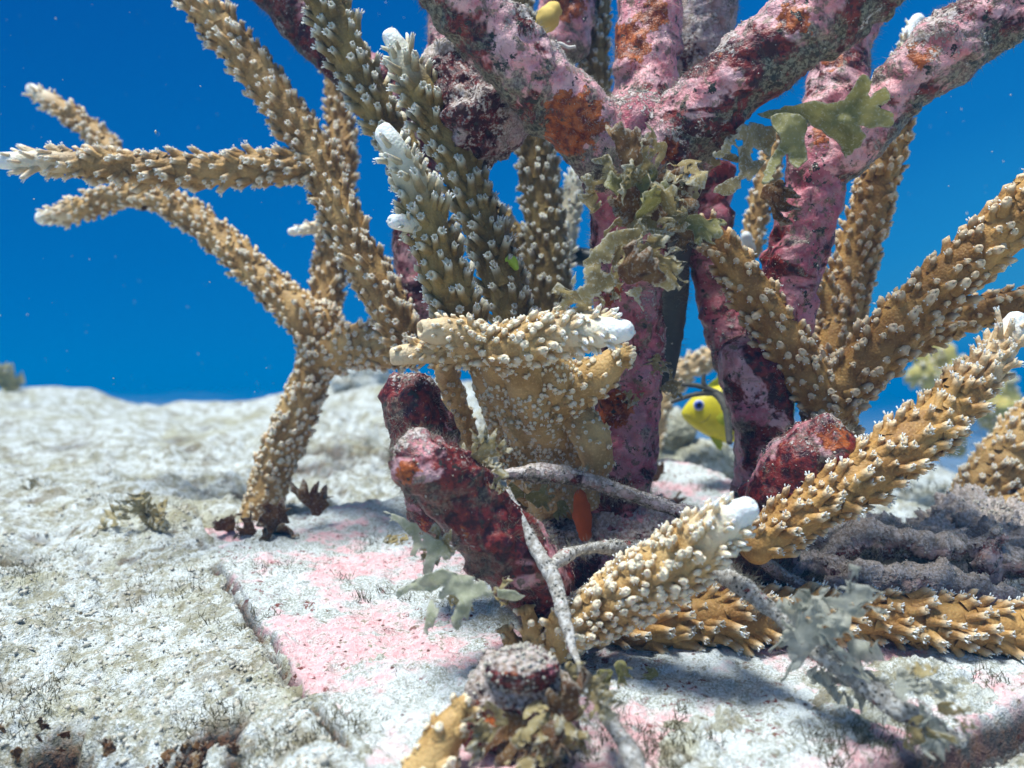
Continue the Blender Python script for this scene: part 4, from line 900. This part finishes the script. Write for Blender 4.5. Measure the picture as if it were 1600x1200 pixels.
# ------------------------------------------------------------------ ropes
def rope(label, parts):
    root = thing('encrusted_rope', label, 'rope', tuple(PX(*parts[0][0][:3])), 'thin silted ropes')
    for p in parts:
        p = [(x, y, Y, r*.82) for x, y, Y, r in p]
        crust_arm(root, 'rope_strand', p, M_ROPE if 'pale' in label or 'blurred' in label else M_RUBBLE, amp=.42, sedtop=.5, hair=2.6, crumb=2.6, res=.0016)
rope('pale silted rope running down past the front coral to the bottom edge', [
    [(792, 770, .236, 10), (812, 810, .232, 11), (840, 862, .226, 11), (868, 915, .22, 11), (884, 975, .212, 11), (905, 1040, .203, 12), (945, 1110, .193, 13), (990, 1190, .183, 14), (1025, 1260, .175, 14)],
    [(862, 885, .226, 10), (900, 862, .236, 10), (960, 855, .244, 11), (1040, 858, .25, 11), (1080, 862, .252, 11)]])
rope('grey and red rope crossing behind the cream clump towards the front coral tip', [
    [(730, 748, .245, 9), (790, 742, .248, 12), (850, 740, .25, 12), (920, 752, .255, 12), (990, 775, .255, 12), (1060, 798, .252, 12), (1120, 815, .25, 12)]])
rope('blurred thick silted rope at the lower right reaching down to the slab edge', [
    [(1110, 880, .235, 14), (1160, 920, .225, 13), (1230, 975, .215, 14), (1290, 1030, .207, 18), (1370, 1085, .20, 19), (1450, 1135, .195, 20), (1500, 1160, .193, 12)]])
rope('dark thin rope under the start of the long golden branch', [
    [(1150, 850, .262, 10), (1200, 885, .258, 11), (1260, 920, .255, 11), (1330, 960, .252, 10)]])
# strap and small things
V, T, I = tube([(*PX(850, 396, .40), .0040), (*PX(900, 400, .395), .0040), (*PX(950, 408, .39), .0040)], .001, 14); o = meshobj('cable_strap', V, T, M_BLACK); tag(o, 'short black cable strap between the brown coral and the trunk', 'strap')
V, T, I = tube([(*PX(790, 404, .285), .0012), (*PX(800, 408, .285), .0018), (*PX(806, 418, .285), .0010)], .0004, 12); o = meshobj('green_alga_bead', V, T, M_LIME); tag(o, 'tiny lime-green bead of alga right of the upright olive branch', 'seaweed')
# dark twig above the fish
tw = thing('dark_twig', 'thin dark branching twig above the yellow fish', 'twig', tuple(PX(1120, 615, .37)))
for p in ([(1060, 600, .37, 3), (1090, 603, .37, 4), (1115, 612, .37, 5), (1135, 622, .37, 6)], [(1100, 585, .37, 3), (1100, 600, .37, 4), (1110, 612, .37, 4)], [(1050, 628, .37, 3), (1080, 618, .37, 4), (1115, 615, .37, 5), (1135, 640, .365, 7), (1140, 690, .36, 5)]):
    V, T, I = tube([(*PX(a, b_, c), r/F*c) for a, b_, c, r in p], .0006, 10, True, True, lambda V, I: .0003*fbm(V, 700, 2, 1)); meshobj('twig', V, T, M_GREY, tw)

# ------------------------------------------------------------------ fish
def fish():
    Yf = .42; x0, x1 = PX(1064, 0, Yf)[0], PX(1222, 0, Yf)[0]; L = x1-x0; k = L/154.
    root = thing('yellow_fish', 'small yellow damselfish with a blue eye peering out from behind the forked trunk', 'fish', tuple(PX(1150, 690, Yf)))
    top = [(0, 642), (.05, 632), (.13, 618), (.25, 608), (.45, 600), (.65, 606), (.85, 622), (1, 632)]; bot = [(0, 650), (.05, 658), (.13, 668), (.25, 680), (.45, 692), (.65, 686), (.85, 664), (1, 652)]
    n = 60; s = np.linspace(0, 1, n); zt = np.interp(s, *zip(*top)); zb = np.interp(s, *zip(*bot))
    ker = np.ones(5)/5; zt = np.convolve(np.pad(zt, 2, 'edge'), ker, 'valid'); zb = np.convolve(np.pad(zb, 2, 'edge'), ker, 'valid')
    hz = (zb-zt)/2*k; zc = H+(600-(zt+zb)/2)/F*Yf; hw = np.interp(s, [0, .06, .2, .45, .8, 1], [.0012, .0035, .0065, .0075, .003, .001])
    endf = np.minimum(1, np.sqrt(np.clip(s/.03, 0, 1))); hz = hz*endf+1e-5; th = np.linspace(0, 2*math.pi, 40, endpoint=False)
    V = np.stack([np.repeat((x0+s*L)[:, None], 40, 1), Yf+hw[:, None]*np.cos(th)*endf[:, None], zc[:, None]+hz[:, None]*np.sin(th)], -1).reshape(-1, 3)
    meshobj('body', V, grid_tris(n, 40), M_YEL, root)
    def ball(name, c, r, mat, par, sy=.5):
        u = np.linspace(0, math.pi, 14); v = np.linspace(0, 2*math.pi, 24, endpoint=False); uu, vv = np.meshgrid(u, v, indexing='ij')
        D = np.stack([np.sin(uu)*np.cos(vv), np.cos(uu)*sy, np.sin(uu)*np.sin(vv)], -1).reshape(-1, 3)
        return meshobj(name, c+D*r, grid_tris(14, 24), mat, par)
    ec = PX(1092, 633, Yf-.0057)
    e = ball('eye', ec, .0026, M_LILAC, root); ball('iris', ec+[-.0002, -.0006, 0], .0021, M_BLUE, e); ball('pupil', ec+[-.0002, -.0011, 0], .0014, M_PUP, e)
    def fin(name, pts, dy=0, t=.0003):
        leafpoly(root, pts, lambda x, y: Yf+dy, M_FIN, name)
    fin('dorsal_fin', [(1108, 612), (1118, 590), (1135, 580), (1165, 574), (1200, 580), (1216, 600), (1205, 620), (1160, 606)])
    fin('anal_fin', [(1150, 690), (1165, 705), (1195, 706), (1212, 690), (1200, 664), (1170, 680)])
    fin('tail_fin', [(1214, 632), (1232, 610), (1244, 606), (1241, 640), (1243, 672), (1232, 672), (1214, 654)])
    fin('pectoral_fin', [(1120, 652), (1135, 645), (1150, 652), (1148, 666), (1130, 664)], -.0078)
    fin('pelvic_fin', [(1110, 676), (1128, 686), (1126, 702), (1116, 694)], -.002)
    V, T, I = tube([(*PX(1094, 661, Yf-.0062), .00025), (*PX(1104, 656, Yf-.0072), .0003), (*PX(1110, 648, Yf-.0076), .00025)], .0004, 6); meshobj('gill_edge', V, T, M_DLINE, root)
    V, T, I = tube([(*PX(1070, 647, Yf-.0022), .0002), (*PX(1078, 650, Yf-.0045), .0003)], .0003, 6); meshobj('mouth', V, T, M_DLINE, root)
fish()

# ------------------------------------------------------------------ drifting specks
b = Bag(); n = 800; Yp = .28+rng.random(n)**1.5*1.6; P = np.stack([(rng.random(n)*1.3-.65)*Yp, Yp, H+(rng.random(n)*.47-.03)*Yp], 1); crumbs(b, P, .00015, .00055)
o = b.build('drifting_specks', M_CRUMB, None, (0, 0, .1)); tag(o, 'tiny pale specks drifting in the water', 'specks', None, 'stuff')

# ------------------------------------------------------------------ the water's own veil
hz_m = bpy.data.materials.new('water_veil'); hz_m.use_nodes = True; t = hz_m.node_tree; t.nodes.clear()
ho = N(t, 'ShaderNodeOutputMaterial'); pv = N(t, 'ShaderNodeVolumePrincipled'); t.links.new(pv.outputs[0], ho.inputs['Volume'])
pv.inputs['Color'].default_value = (0.0, 0.20, 0.50, 1); pv.inputs['Density'].default_value = 0.13
bx = np.array([(x, y, z) for x in (-30, 30) for y in (-8, 62) for z in (-3.0, .6)], float)
bt = np.array([(0, 1, 3), (0, 3, 2), (4, 6, 7), (4, 7, 5), (0, 4, 5), (0, 5, 1), (2, 3, 7), (2, 7, 6), (0, 2, 6), (0, 6, 4), (1, 5, 7), (1, 7, 3)])
USE_HAZE = True
if USE_HAZE:
    o = meshobj('haze', bx, bt, hz_m, None, None, (0, 0, 0)); tag(o, 'blue veil of sea water', 'water', None, 'stuff')

if 0:
    cnt = {}
    for o in COL.objects:
        if o.type == 'MESH' and o.data.users == 1: k = o.name.split('.')[0]; cnt[k] = cnt.get(k, 0)+len(o.data.polygons)
    print('TRIS', sum(cnt.values()), sorted(cnt.items(), key=lambda q: -q[1])[:14])
